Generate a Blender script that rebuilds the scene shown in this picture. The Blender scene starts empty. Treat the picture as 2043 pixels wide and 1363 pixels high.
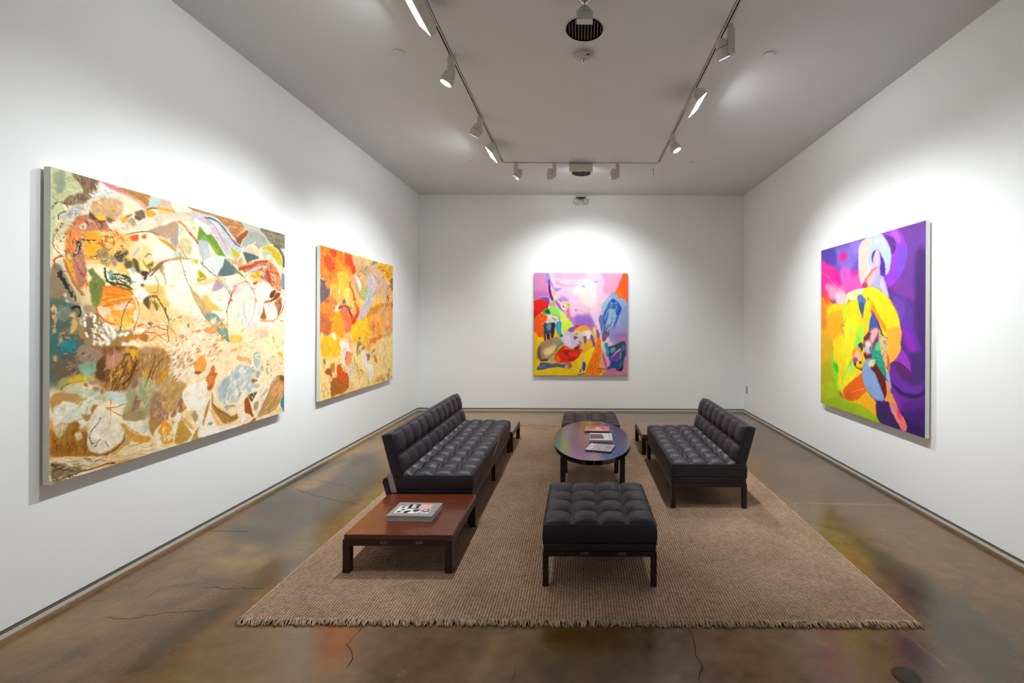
import bpy, bmesh, math, random
import numpy as np
from mathutils import Vector, Matrix, noise
PI = math.pi
C = bpy.context.scene.collection
SC = bpy.context.scene

# ------------------------------------------------------------------ camera, world, exposure
cam_d = bpy.data.cameras.new('camera'); cam = bpy.data.objects.new('camera', cam_d); C.objects.link(cam)
cam.location = (0, 0, 1.5)
cam.rotation_euler = (PI/2, math.radians(-0.25), 0)
cam_d.sensor_width = 36; cam_d.lens = 908/2043*36
cam_d.shift_x = -(1157-1021.5)/2043; cam_d.shift_y = -(681.5-640)/2043
cam_d.clip_start = .02
SC.camera = cam
w = bpy.data.worlds.new('world'); SC.world = w; w.use_nodes = True
w.node_tree.nodes['Background'].inputs[0].default_value = (.5, .52, .55, 1)
w.node_tree.nodes['Background'].inputs[1].default_value = .05
SC.view_settings.view_transform = 'Standard'; SC.view_settings.look = 'None'
SC.view_settings.gamma = 1; SC.view_settings.use_curve_mapping = False
SC.view_settings.exposure = 0.57
SPOT_W = 165.0      # accent spot power
FLOOD_W = 6.0      # wall washer power
LAMP_COL = (.93, .99, 1.0)
AMB_W = 3.0        # unseen wall washers added behind the camera as ambient fill

XL, XR, YB, YF, ZC = -2.69, 2.72, 7.57, -4.6, 3.59

# ------------------------------------------------------------------ helpers
def lin(h):
    c = [int(h[i:i+2], 16)/255 for i in (0, 2, 4)]
    return tuple(x/12.92 if x <= .04045 else ((x+.055)/1.055)**2.4 for x in c)
class NT:
    def __init__(s, name):
        s.m = bpy.data.materials.new(name); s.m.use_nodes = True; s.t = s.m.node_tree
        s.b = s.t.nodes['Principled BSDF']
    def n(s, typ, **kw):
        x = s.t.nodes.new(typ)
        for k, v in kw.items():
            if k.startswith('i_'): x.inputs[k[2:].replace('_', ' ')].default_value = v
            else: setattr(x, k, v)
        return x
    def l(s, a, b): s.t.links.new(a, b)
    def set(s, **kw):
        for k, v in kw.items():
            k = k.replace('_', ' ')
            s.b.inputs[k].default_value = v if not (isinstance(v, tuple) and len(v) == 3) else (*v, 1)
    def coord(s, scale=(1, 1, 1), kind='Object'):
        tc = s.n('ShaderNodeTexCoord'); mp = s.n('ShaderNodeMapping'); mp.inputs['Scale'].default_value = scale
        s.l(tc.outputs[kind], mp.inputs[0]); return mp.outputs[0]
    def noise(s, vec, scale, detail=4, rough=.55, dist=0):
        x = s.n('ShaderNodeTexNoise'); x.inputs['Scale'].default_value = scale; x.inputs['Detail'].default_value = detail
        x.inputs['Roughness'].default_value = rough; x.inputs['Distortion'].default_value = dist
        s.l(vec, x.inputs['Vector']); return x
    def ramp(s, fac, stops):
        r = s.n('ShaderNodeValToRGB'); cr = r.color_ramp
        while len(cr.elements) < len(stops): cr.elements.new(.5)
        for e, (p, c) in zip(cr.elements, stops): e.position = p; e.color = (*c, 1) if len(c) == 3 else c
        s.l(fac, r.inputs[0]); return r.outputs[0]
    def bump(s, h, strength, dist=.01):
        x = s.n('ShaderNodeBump'); x.inputs['Strength'].default_value = strength; x.inputs['Distance'].default_value = dist
        s.l(h, x.inputs['Height']); s.l(x.outputs[0], s.b.inputs['Normal']); return x
def grey(v): return (v, v, v)

def mat_paint(name, col, rough=.6, var=.02, bump=.05):
    m = NT(name); v = m.coord()
    n = m.noise(v, 1.3, 5)
    m.l(m.ramp(n.outputs[0], [(.3, tuple(c*(1-var) for c in col)), (.7, col)]), m.b.inputs['Base Color'])
    n2 = m.noise(v, 220, 3); m.bump(n2.outputs[0], bump, .002)
    m.set(Roughness=rough); return m.m
def mat_plain(name, col, rough=.5, metal=0, var=.06, scale=40, spec=.5):
    m = NT(name); n = m.noise(m.coord(), scale, 3)
    m.l(m.ramp(n.outputs[0], [(.3, tuple(c*(1-var) for c in col)), (.7, tuple(min(1, c*(1+var)) for c in col))]), m.b.inputs['Base Color'])
    m.l(m.ramp(n.outputs[0], [(.2, grey(max(0, rough-.05))), (.8, grey(min(1, rough+.05)))]), m.b.inputs['Roughness'])
    m.set(Metallic=metal); m.b.inputs['Specular IOR Level'].default_value = spec
    return m.m
def mat_wood(name, c0, c1, rough=.3, coat=.0, scale=6, axis=(1, 8, 8)):
    m = NT(name); v = m.coord(axis)
    n = m.noise(v, scale, 6, .6, .6)
    m.l(m.ramp(n.outputs[0], [(.25, c0), (.5, tuple((a+b)/2 for a, b in zip(c0, c1))), (.75, c1)]), m.b.inputs['Base Color'])
    n2 = m.noise(v, scale*6, 4); m.bump(n2.outputs[0], .12, .001)
    m.l(m.ramp(n2.outputs[0], [(.3, grey(rough-.05)), (.7, grey(rough+.08))]), m.b.inputs['Roughness'])
    m.set(Coat_Weight=coat, Coat_Roughness=.12); return m.m
def mat_leather():
    m = NT('black_leather'); v = m.coord()
    n = m.noise(v, 7, 4)
    m.l(m.ramp(n.outputs[0], [(.3, lin('17121a')), (.7, lin('251d27'))]), m.b.inputs['Base Color'])
    vo = m.n('ShaderNodeTexVoronoi'); vo.inputs['Scale'].default_value = 420; m.l(v, vo.inputs['Vector'])
    n2 = m.noise(v, 24, 5)
    mx = m.n('ShaderNodeMath', operation='MULTIPLY_ADD'); mx.inputs[1].default_value = 3.0
    m.l(n2.outputs[0], mx.inputs[0]); m.l(vo.outputs[0], mx.inputs[2])
    m.bump(mx.outputs[0], .22, .002)
    m.l(m.ramp(n2.outputs[0], [(.3, grey(.40)), (.7, grey(.52))]), m.b.inputs['Roughness'])
    return m.m
def mat_emit(name, col, s):
    m = NT(name); m.set(Base_Color=col, Roughness=.4); m.b.inputs['Emission Color'].default_value = (*col, 1); m.b.inputs['Emission Strength'].default_value = s
    return m.m
def mat_attr(name, rough=.55, bump=.25, weave=700, spec=.4):
    m = NT(name); a = m.n('ShaderNodeAttribute', attribute_name='paint')
    v = m.coord(); n = m.noise(v, 300, 2)
    mx = m.n('ShaderNodeMixRGB', blend_type='MULTIPLY'); mx.inputs[0].default_value = .10
    m.l(a.outputs['Color'], mx.inputs[1]); m.l(n.outputs[0], mx.inputs[2])
    m.l(mx.outputs[0], m.b.inputs['Base Color'])
    n2 = m.noise(v, 90, 4); m.bump(n2.outputs[0], bump, .002)
    m.set(Roughness=rough); m.b.inputs['Specular IOR Level'].default_value = spec
    return m.m

def obj(name, me, mat=None, parent=None, loc=None, rot=None, smooth=False, bevel=0, seg=2):
    if isinstance(me, bmesh.types.BMesh):
        b = me; me = bpy.data.meshes.new(name); bmesh.ops.recalc_face_normals(b, faces=b.faces); b.to_mesh(me); b.free()
    o = bpy.data.objects.new(name, me); C.objects.link(o)
    if mat and not me.materials: me.materials.append(mat)
    if parent: o.parent = parent
    if loc: o.location = loc
    if rot: o.rotation_euler = rot
    if smooth:
        me.polygons.foreach_set('use_smooth', [True]*len(me.polygons))
    if bevel:
        md = o.modifiers.new('bevel', 'BEVEL'); md.width = bevel; md.segments = seg; md.limit_method = 'ANGLE'; md.harden_normals = False
    return o
def thing(name, label, cat, loc=(0, 0, 0), rz=0, group=None):
    o = bpy.data.objects.new(name, None); C.objects.link(o); o.empty_display_size = .05
    o.location = loc; o.rotation_euler = (0, 0, rz); tag(o, label, cat, group); return o
def tag(o, label, cat, group=None):
    o['label'] = label; o['category'] = cat
    if group: o['group'] = group
    return o
def struct(o): o['kind'] = 'structure'; return o
def box(b, x0, x1, y0, y1, z0, z1):
    v = [b.verts.new(p) for p in ((x0, y0, z0), (x1, y0, z0), (x1, y1, z0), (x0, y1, z0), (x0, y0, z1), (x1, y0, z1), (x1, y1, z1), (x0, y1, z1))]
    for f in ((0, 3, 2, 1), (4, 5, 6, 7), (0, 1, 5, 4), (1, 2, 6, 5), (2, 3, 7, 6), (3, 0, 4, 7)): b.faces.new([v[i] for i in f])
    return v
def bx(*a):
    b = bmesh.new(); box(b, *a); return b
def lathe(prof, n=32, b=None, M=None, cap=True):
    b = b or bmesh.new(); rings = []
    for r, z in prof:
        ring = []
        for i in range(n):
            p = Vector((r*math.cos(2*PI*i/n), r*math.sin(2*PI*i/n), z))
            ring.append(b.verts.new(M @ p if M else p))
        rings.append(ring)
    for a, c in zip(rings, rings[1:]):
        for i in range(n): b.faces.new((a[i], a[(i+1) % n], c[(i+1) % n], c[i]))
    if cap:
        b.faces.new(rings[0][::-1]); b.faces.new(rings[-1])
    return b
def tube(b, pts, r, n=8, closed=False, taper=None):
    pts = [Vector(p) for p in pts]; N = len(pts); rings = []
    for i, p in enumerate(pts):
        if closed: d = pts[(i+1) % N]-pts[i-1]
        else: d = pts[min(i+1, N-1)]-pts[max(i-1, 0)]
        d.normalize(); up = Vector((0, 0, 1)) if abs(d.z) < .9 else Vector((1, 0, 0))
        a = d.cross(up).normalized(); c = a.cross(d)
        rr = r*(taper[i] if taper else 1)
        rings.append([b.verts.new(p+a*rr*math.cos(2*PI*k/n)+c*rr*math.sin(2*PI*k/n)) for k in range(n)])
    for i in range(N if closed else N-1):
        A, B = rings[i], rings[(i+1) % N]
        for k in range(n): b.faces.new((A[k], A[(k+1) % n], B[(k+1) % n], B[k]))
    if not closed: b.faces.new(rings[0][::-1]); b.faces.new(rings[-1])
    return b
def extrude_poly(b, pts, axis, a0, a1):
    def P(u, v, a): return {'y': (u, a, v), 'x': (a, u, v), 'z': (u, v, a)}[axis]
    A = [b.verts.new(P(u, v, a0)) for u, v in pts]; B = [b.verts.new(P(u, v, a1)) for u, v in pts]; n = len(pts)
    for i in range(n): b.faces.new((A[i], A[(i+1) % n], B[(i+1) % n], B[i]))
    b.faces.new(A[::-1]); b.faces.new(B); return b
def copy_tree(o, parent=None):
    c = o.copy(); C.objects.link(c)
    if parent: c.parent = parent
    for ch in list(o.children): copy_tree(ch, c)
    return c

# ------------------------------------------------------------------ hand-painted surfaces (strokes and fills in millimetres, rasterised to vertex colours)
def hexc(s):
    return np.array([int(s[i:i+2],16)/255. for i in (0,2,4)])
def smooth(p,closed,n=6):
    p=np.array(p,float);N=len(p)
    if N<3: return p
    out=[]
    rng=range(N) if closed else range(N-1)
    for i in rng:
        if closed: a,b,c,d=p[i-1],p[i],p[(i+1)%N],p[(i+2)%N]
        else: a,b,c,d=p[max(i-1,0)],p[i],p[i+1],p[min(i+2,N-1)]
        for k in range(n):
            t=k/n
            out.append(.5*((2*b)+(c-a)*t+(2*a-5*b+4*c-d)*t*t+(3*b-a-3*c+d)*t**3))
    if not closed: out.append(p[-1])
    return np.array(out)
def blur(m,r):
    for ax in (0,1):
        k=2*r+1
        pad=[(0,0),(0,0)];pad[ax]=(r+1,r)
        c=np.cumsum(np.pad(m,pad,mode='edge'),axis=ax)
        m=(c[k:]-c[:-k])/k if ax==0 else (c[:,k:]-c[:,:-k])/k
    return m
def paint(spec,Wm,Hm,step):
    """spec in millimetres on a Wm x Hm canvas -> float array (ny,nx,3) of sRGB colours"""
    nx,ny=int(Wm/step)+1,int(Hm/step)+1
    A=np.ones((ny,nx,3))
    def fill(poly,col,feather,alpha=1.):
        f=max(0,int(round(feather/step)))
        pad=f*2+2
        x0=max(0,int(poly[:,0].min()/step)-pad);x1=min(nx,int(poly[:,0].max()/step)+pad+2)
        y0=max(0,int(poly[:,1].min()/step)-pad);y1=min(ny,int(poly[:,1].max()/step)+pad+2)
        if x1<=x0 or y1<=y0:return
        ys=np.arange(y0,y1)*step; xs=np.arange(x0,x1)*step
        m=np.zeros((y1-y0,x1-x0))
        for so in (-.25,.25):
            X=xs[None,:]; Y=(ys+so*step)[:,None]
            ins=np.zeros((y1-y0,x1-x0),bool)
            q=np.roll(poly,-1,0)
            for (ax,ay),(bx,by) in zip(poly,q):
                if ay==by: continue
                r=(((ay>Y)!=(by>Y)))[:,0]
                if not r.any(): continue
                xc=ax+(Y[r]-ay)*(bx-ax)/(by-ay)
                ins[r]^=X<xc
            m+=ins*.5
        if f>0:
            m=blur(m,max(1,f//2)); m=blur(m,max(1,f//2))
        m=(m*alpha)[...,None]
        A[y0:y1,x0:x1]=A[y0:y1,x0:x1]*(1-m)+col*m
    def stroke(p,col,w,taper=False,alpha=1.):
        w=max(w,step*1.1)
        x0=max(0,int((p[:,0].min()-w)/step)-1);x1=min(nx,int((p[:,0].max()+w)/step)+3)
        y0=max(0,int((p[:,1].min()-w)/step)-1);y1=min(ny,int((p[:,1].max()+w)/step)+3)
        if x1<=x0 or y1<=y0:return
        X=(np.arange(x0,x1)*step)[None,:];Y=(np.arange(y0,y1)*step)[:,None]
        M=np.zeros((y1-y0,x1-x0));n=len(p)-1
        for i in range(n):
            a,b=p[i],p[i+1];d=b-a;L=max(d@d,1e-6)
            t=np.clip(((X-a[0])*d[0]+(Y-a[1])*d[1])/L,0,1)
            D=np.hypot(X-a[0]-t*d[0],Y-a[1]-t*d[1])
            ww=w/2
            if taper: ww=w/2*(1-.75*np.abs(2*(i+t)/n-1)**2)
            M=np.maximum(M,np.clip((ww-D)/step+.5,0,1))
        M=(M*alpha)[...,None]
        A[y0:y1,x0:x1]=A[y0:y1,x0:x1]*(1-M)+col*M
    def inside(x,y,P):
        r=False;j=len(P)-1
        for i in range(len(P)):
            if (P[i][1]>y)!=(P[j][1]>y) and x<(P[j][0]-P[i][0])*(y-P[i][1])/(P[j][1]-P[i][1])+P[i][0]: r=not r
            j=i
        return r
    ops=spec.strip().split('\n')
    if any(o[0]=='J' for o in ops): ops=ops+['s'+o[1:] for o in ops if o[0]=='S']
    for ln in ops:
        t=ln.split();k=t[0]
        if k=='J':
            seed,n,L,w,tone=map(float,t[1:6]);rnd=random.Random(int(seed))
            ga=[[rnd.uniform(-1,1) for _ in range(9)] for _ in range(9)]
            for _ in range(int(n)):
                x=rnd.uniform(0,Wm);y=rnd.uniform(0,Hm)
                fx=x/Wm*7.99;fy=y/Hm*7.99;i,j=int(fx),int(fy);fx-=i;fy-=j
                g=(ga[j][i]*(1-fx)+ga[j][i+1]*fx)*(1-fy)+(ga[j+1][i]*(1-fx)+ga[j+1][i+1]*fx)*fy
                an=-.6+g*1.8+rnd.gauss(0,.25);l=L*rnd.uniform(.4,1.3)
                c=A[min(ny-1,int(y/step)),min(nx-1,int(x/step))]*(1+rnd.uniform(-tone,tone))+np.array([rnd.uniform(-tone,tone)*.25 for _ in range(3)])
                d=np.array([math.cos(an),math.sin(an)]);q=np.array([x,y]);b=np.array([-d[1],d[0]])*rnd.uniform(-.2,.2)*l
                stroke(np.array([q-d*l*.3,q+d*l*.2+b,q+d*l*.7]),c,w*rnd.uniform(.6,1.5),True,rnd.uniform(.55,.95))
        if k in 'FP':
            pts=[tuple(map(float,q.split(','))) for q in t[3:]]
            poly=smooth(pts,True) if k=='F' else np.array(pts)
            fill(poly,hexc(t[1]),float(t[2]))
        elif k in 'Ss':
            pts=[tuple(map(float,q.split(','))) for q in t[3:]]
            stroke(smooth(pts,False,5),hexc(t[1]),float(t[2])*(1 if k=='S' else .7),False,1 if k=='S' else .55)
        elif k=='D':
            rnd=random.Random(int(t[1])*77+5);n=int(t[2]);L,w,a,j=map(float,t[3:7])
            cols=[hexc(c) for c in t[7].split(',')]
            P=[tuple(map(float,q.split(','))) for q in t[8:]]
            xs=[q[0] for q in P];ys=[q[1] for q in P]
            c=0;tr=0
            while c<n and tr<n*20:
                tr+=1
                x=rnd.uniform(min(xs),max(xs));y=rnd.uniform(min(ys),max(ys))
                if not inside(x,y,P):continue
                c+=1
                an=math.radians(a+rnd.gauss(0,j*.6));l=L*rnd.uniform(.5,1.15)/2;b=rnd.uniform(-.25,.25)*l
                d=np.array([math.cos(an),math.sin(an)]);nn=np.array([-d[1],d[0]])
                q=np.array([x,y])
                stroke(np.array([q-d*l,q+nn*b,q+d*l]),rnd.choice(cols),w*rnd.uniform(.6,1.3),True,rnd.uniform(.6,1))
    return A

def painted_mesh(name, A, place):
    """grid mesh with one vertex per painted sample; place(u, v) arrays in sample units -> xyz"""
    ny, nx = A.shape[:2]
    uu, vv = np.meshgrid(np.arange(nx), np.arange(ny))
    co = place(uu.ravel().astype(float), vv.ravel().astype(float))
    idx = (np.arange(ny-1)[:, None]*nx+np.arange(nx-1)[None, :]).ravel()
    quads = np.stack([idx, idx+nx, idx+nx+1, idx+1], 1)
    return grid_me(name, co, quads, A.reshape(-1, 3))
def grid_me(name, co, quads, col):
    me = bpy.data.meshes.new(name); nf = len(quads)
    me.vertices.add(len(co)); me.vertices.foreach_set('co', co.astype(np.float32).ravel())
    me.loops.add(nf*4); me.loops.foreach_set('vertex_index', quads.astype(np.int32).ravel())
    me.polygons.add(nf); me.polygons.foreach_set('loop_start', np.arange(nf, dtype=np.int32)*4)
    me.update(calc_edges=True)
    at = me.color_attributes.new('paint', 'FLOAT_COLOR', 'POINT')
    c = np.clip(col, 0, 1); c = np.where(c <= .04045, c/12.92, ((c+.055)/1.055)**2.4)
    at.data.foreach_set('color', np.concatenate([c, np.ones((len(c), 1))], 1).astype(np.float32).ravel())
    return me

# ------------------------------------------------------------------ materials
M_wall = mat_paint('white_wall_paint', (.84, .845, .845))
M_ceil = mat_paint('ceiling_paint', (.69, .70, .72), .8)
M_base = mat_paint('base_strip_paint', lin('c9c2b4'), .5)
M_gap = mat_plain('shadow_gap_metal', lin('6a665d'), .5)
M_white = mat_plain('white_enamel', lin('c9c6bc'), .4)
M_cover = mat_plain('white_plastic', lin('c4c0b8'), .5)
M_darkslot = mat_plain('dark_slot', lin('1c130d'), .6, spec=.2)
M_void = mat_plain('vent_void', lin('060505'), .9, spec=.05)
M_black = mat_plain('black_metal', lin('0c0b0b'), .4)
M_chrome = mat_plain('chrome', lin('c8c8c8'), .15, 1)
M_steel = mat_plain('brushed_steel', lin('b4b0ac'), .4, .8)
M_leather = mat_leather()
M_darkwood = mat_wood('dark_rosewood', lin('1c0d0a'), lin('2e1510'), .35)
M_redwood = mat_wood('polished_rosewood', lin('55230f'), lin('662c15'), .24, .4, 2.2, (1, 7, 7))
M_ebony = mat_wood('ebonised_wood', lin('0d0b0e'), lin('1a171c'), .16, .6, 5, (10, 1, 10))
M_ebonyleg = mat_wood('ebonised_wood_leg', lin('0d0b0c'), lin('141112'), .4)
M_lens = mat_emit('lamp_glass', (1, .98, .95), 6)
M_canvas = mat_plain('primed_canvas_edge', lin('e4e1d8'), .8, 0, .04, 60)
M_clear = NT('clear_plastic'); M_clear.set(Base_Color=(.85, .82, .80), Roughness=.3); M_clear.b.inputs['Transmission Weight'].default_value = .25; M_clear = M_clear.m
M_bronze = mat_plain('bronze_cover', lin('3a2c24'), .45, .6)

# ------------------------------------------------------------------ room shell
T = .12
def wall_y(name, x0, x1):   # side walls: drywall stops 42 mm above the floor
    return struct(obj(name, bx(x0, x1, YF, YB, .042, ZC), M_wall))
wall_y('wall_left', XL-T, XL); wall_y('wall_right', XR, XR+T)
struct(obj('wall_back', bx(XL-T, XR+T, YB, YB+T, .042, ZC), M_wall))
struct(obj('wall_front', bx(XL-T, XR+T, YF-T, YF, 0, ZC), M_wall))
struct(obj('ceiling', bx(XL-T, XR+T, YF-T, YB+T, ZC, ZC+.1), M_ceil))
for side, dims in (('left', (XL-.05, XL, YF, YB)), ('right', (XR, XR+.05, YF, YB)), ('back', (XL-.05, XR+.05, YB, YB+.05))):
    x0, x1, y0, y1 = dims
    bb = obj('baseboard_'+side, bx(x0, x1, y0, y1, 0, .019), M_base); struct(bb)
    if side == 'left': g = bx(x0, x1-.003, y0, y1, .019, .042)
    elif side == 'right': g = bx(x0+.003, x1, y0, y1, .019, .042)
    else: g = bx(x0, x1, y0+.003, y1, .019, .042)
    t_ = obj('trim_%d' % ({'left': 1, 'right': 2, 'back': 3}[side]), g, M_gap); struct(t_)

# floor: polished concrete with painted-in stains, patches and cracks
FLOOR = '''P 75624a 0 -10,-10 5700,-10 5700,6500 -10,6500
F 6f5740 110 376,5903 103,5688 141,4532 273,3374 836,4822 1006,5906
F 7e6b50 52 296,5840 144,5720 303,5162 172,4571 404,4596 621,5262 512,5723 502,5904
F 6a5c44 116 435,4683 353,3513 518,3072 922,3521 1022,4689 1063,5168
F 4e4638 115 191,4091 -14,3223 136,2521 653,2905 944,3773 920,4376 648,4537
F 85734c 57 236,3704 328,2901 463,3707
F 8a7850 53 556,4754 667,4671 731,4789 651,4884
F 85734e 61 514,4914 854,4946 850,5114 612,5112
F 544a3a 83 286,4533 793,4538 836,4822 470,4684
F 8c7a5a 210 40,2079 353,581 2323,306 2376,1148 948,1279 488,2526
F 947c58 145 -7,3065 167,2082 458,1111 488,2526
F 5a4a38 61 835,5725 903,5264 918,4947 1080,5007 1001,5592 1006,5906
F 6c5c46 68 1078,5627 1441,5595 1614,5729 1467,5909 1207,5845
F 84583a 55 1517,5559 1740,5560 1782,5791 1682,5848
F 6a5642 54 1782,5597 2413,5601 2459,5734 2259,5913 1898,5849
F 806a4a 69 2410,5583 2606,5584 2669,5825 2371,5852
F 62502e 58 2618,5584 3191,5588 3090,5918 2644,5915
F 765e42 67 3236,5606 3628,5591 3545,5920 3152,5918
F 6c5844 74 4878,4857 5237,5296 4622,5926 4431,5925
F 504a3c 76 4722,4575 4845,5293 4795,5748 4513,5926 4542,5542
F 6e5c46 69 4629,4037 5370,4045 5355,5041 5110,5147 4803,4723
F 64503a 124 5347,1041 5663,2172 5689,3580 5384,4024 4598,4015 4761,2591
F 7c6a52 152 3476,331 5480,688 5508,1365 3473,1169
F 54422e 66 5558,689 5726,2398 5598,4926 5485,5042 5443,3369 5468,1110
F 5a4834 57 4154,5680 4433,5682 4328,5925 3999,5923
S 8a7c68 6 4588,4036 5035,4052 5397,4066
S 80705a 8 3705,5237 4268,5334 4401,5835'''
A = paint(FLOOR, 5600, 6300, 14)
ny, nx = A.shape[:2]
uu, vv = np.meshgrid(np.arange(nx), np.arange(ny))
co = np.stack([uu.ravel()*.014-2.8, 7.8-vv.ravel()*.014, np.zeros(nx*ny)], 1)
idx = (np.arange(ny-1)[:, None]*nx+np.arange(nx-1)[None, :]).ravel()
quads = np.stack([idx, idx+nx, idx+nx+1, idx+1], 1)
ylow = co[-1, 1]; n0 = len(co)
co = np.concatenate([co, [[-2.8, YF-.1, 0], [co[nx-1, 0], YF-.1, 0]]])
quads = np.concatenate([quads, [[(ny-1)*nx, n0, n0+1, ny*nx-1]]])
col = np.concatenate([A.reshape(-1, 3), np.array([[.42, .36, .28]]*2)])
m = NT('polished_concrete'); a = m.n('ShaderNodeAttribute', attribute_name='paint'); v = m.coord()
n1 = m.noise(v, 1.6, 8, .62, .8); n2 = m.noise(v, 9, 6, .6, .3); n3 = m.noise(v, 160, 3, .7)
r1 = m.ramp(n1.outputs[0], [(.28, lin('8e8778')), (.5, lin('dcd3c0')), (.72, lin('ffffff'))])
r2 = m.ramp(n2.outputs[0], [(.3, lin('b8b2a4')), (.7, lin('ffffff'))])
r3 = m.ramp(n3.outputs[0], [(.3, lin('bcb4a8')), (.5, lin('f4f0ea')), (.7, lin('ffffff'))])
def mul(a_, b_, f=1):
    x = m.n('ShaderNodeMixRGB', blend_type='MULTIPLY'); x.inputs[0].default_value = f; m.l(a_, x.inputs[1]); m.l(b_, x.inputs[2]); return x.outputs[0]
g_ = m.n('ShaderNodeMixRGB', blend_type='MULTIPLY'); g_.inputs[0].default_value = 1; g_.inputs[2].default_value = (1.22, 1.0, .60, 1)
m.l(mul(mul(mul(a.outputs['Color'], r1, .75), r2, .7), r3, .6), g_.inputs[1]); m.l(g_.outputs[0], m.b.inputs['Base Color'])
m.l(m.ramp(n2.outputs[0], [(.3, grey(.17)), (.7, grey(.28))]), m.b.inputs['Roughness'])
n4 = m.noise(v, 5, 4, .5); m.bump(n4.outputs[0], .05, .01)
m.b.inputs['Specular IOR Level'].default_value = .5; m.set(Coat_Weight=.22, Coat_Roughness=.14)
M_floor = m.m
fme = grid_me('floor', co, quads, col)
floor_o = struct(obj('floor', fme, M_floor))
CRACKS = [(0.0032, [(-1.056, 2.258), (-1.064, 2.102), (-1.007, 2.009), (-0.999, 1.951)]), (0.0032, [(0.541, 2.229), (0.535, 2.092), (0.529, 2.0), (0.507, 1.881)]), (0.0048, [(-0.265, 1.958), (-0.279, 1.885)]), (0.0024, [(-2.526, 4.035), (-2.324, 3.918), (-1.978, 3.753), (-1.787, 3.7), (-1.68, 3.602)]), (0.0024, [(-2.391, 2.286), (-2.245, 2.266), (-2.122, 2.323), (-1.907, 2.341)]), (0.0024, [(-2.699, 3.23), (-2.33, 3.211)]), (0.0024, [(-2.094, 2.538), (-1.673, 2.534)]), (0.0019, [(-2.675, 3.979), (-2.638, 4.289), (-2.316, 4.219)]), (0.0016, [(0.049, 2.189), (0.07, 2.095), (0.057, 2.003), (0.084, 1.918)]), (0.0016, [(-2.33, 2.406), (-2.319, 2.539), (-2.162, 2.586)]), (0.0019, [(-2.409, 4.22), (-2.065, 4.09), (-1.816, 3.803)]), (0.0016, [(1.577, 3.568), (1.922, 3.225), (2.124, 3.008)]), (0.0013, [(-0.704, 2.132), (-0.601, 2.099), (-0.52, 2.148)])]
M_crack = mat_plain('crack_shadow', lin('2c2218'), .8, 0, .3, 20, .1)
rc = random.Random(12)
for wd, pts in CRACKS:      # hairline cracks: thin sunken-looking ribbons, each its own piece of the floor
    fine = []
    for (x0, y0), (x1, y1) in zip(pts, pts[1:]):
        k = max(2, int(math.hypot(x1-x0, y1-y0)/.03))
        for i in range(k): fine.append((x0+(x1-x0)*i/k+rc.gauss(0, .005), y0+(y1-y0)*i/k+rc.gauss(0, .005)))
    fine.append(pts[-1]); b = bmesh.new(); prev = None; n_ = len(fine)
    for i, (x, y) in enumerate(fine):
        dx, dy = fine[min(i+1, n_-1)][0]-fine[max(i-1, 0)][0], fine[min(i+1, n_-1)][1]-fine[max(i-1, 0)][1]
        l = math.hypot(dx, dy) or 1; w2 = wd*rc.uniform(.25, .75)*(1 if 0 < i < n_-1 else .2)
        a_ = (b.verts.new((x-dy/l*w2, y+dx/l*w2, .0005)), b.verts.new((x+dy/l*w2, y-dx/l*w2, .0005)))
        if prev: b.faces.new((prev[0], prev[1], a_[1], a_[0]))
        prev = a_
    obj('floor_crack', b, M_crack, floor_o)

def vnoise(ny, nx, cell, seed):
    """smooth value noise in [-1, 1] on a ny x nx raster"""
    rs = np.random.RandomState(seed); gy, gx = int(ny/cell)+3, int(nx/cell)+3
    g = rs.uniform(-1, 1, (gy, gx)); y = np.arange(ny)/cell; x = np.arange(nx)/cell
    yi, xi = y.astype(int), x.astype(int); fy, fx = y-yi, x-xi; fy = fy*fy*(3-2*fy); fx = fx*fx*(3-2*fx)
    a = g[yi][:, xi]; b = g[yi][:, xi+1]; c = g[yi+1][:, xi]; d = g[yi+1][:, xi+1]
    return (a*(1-fx)+b*fx)*(1-fy)[:, None]+(c*(1-fx)+d*fx)*fy[:, None]
def warp(A, amp, cell, tone, seed):
    """dry-brush irregularity: shift samples along smooth noise and vary the tone"""
    ny, nx = A.shape[:2]
    dx = amp*(vnoise(ny, nx, cell, seed)+.6*vnoise(ny, nx, cell*.37, seed+1)+.35*vnoise(ny, nx, cell*.14, seed+2))
    dy = amp*(vnoise(ny, nx, cell, seed+3)+.6*vnoise(ny, nx, cell*.37, seed+4)+.35*vnoise(ny, nx, cell*.14, seed+5))
    yy, xx = np.meshgrid(np.arange(ny), np.arange(nx), indexing='ij')
    B = A[np.clip((yy+dy).round().astype(int), 0, ny-1), np.clip((xx+dx).round().astype(int), 0, nx-1)]
    n = tone*(vnoise(ny, nx, 14, seed+7)+.8*vnoise(ny, nx, 5, seed+8)+.6*vnoise(ny, nx, 1.6, seed+9))
    return np.clip(B*(1+n[..., None]), 0, 1)
WARP = {'abstract_paint_cream': (1.0, 10, .05, 1), 'abstract_paint_orange': (1.6, 10, .06, 2), 'figure_paint_pink': (1.0, 9, .02, 3), 'figure_paint_purple': (1.4, 14, .03, 4)}

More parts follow.
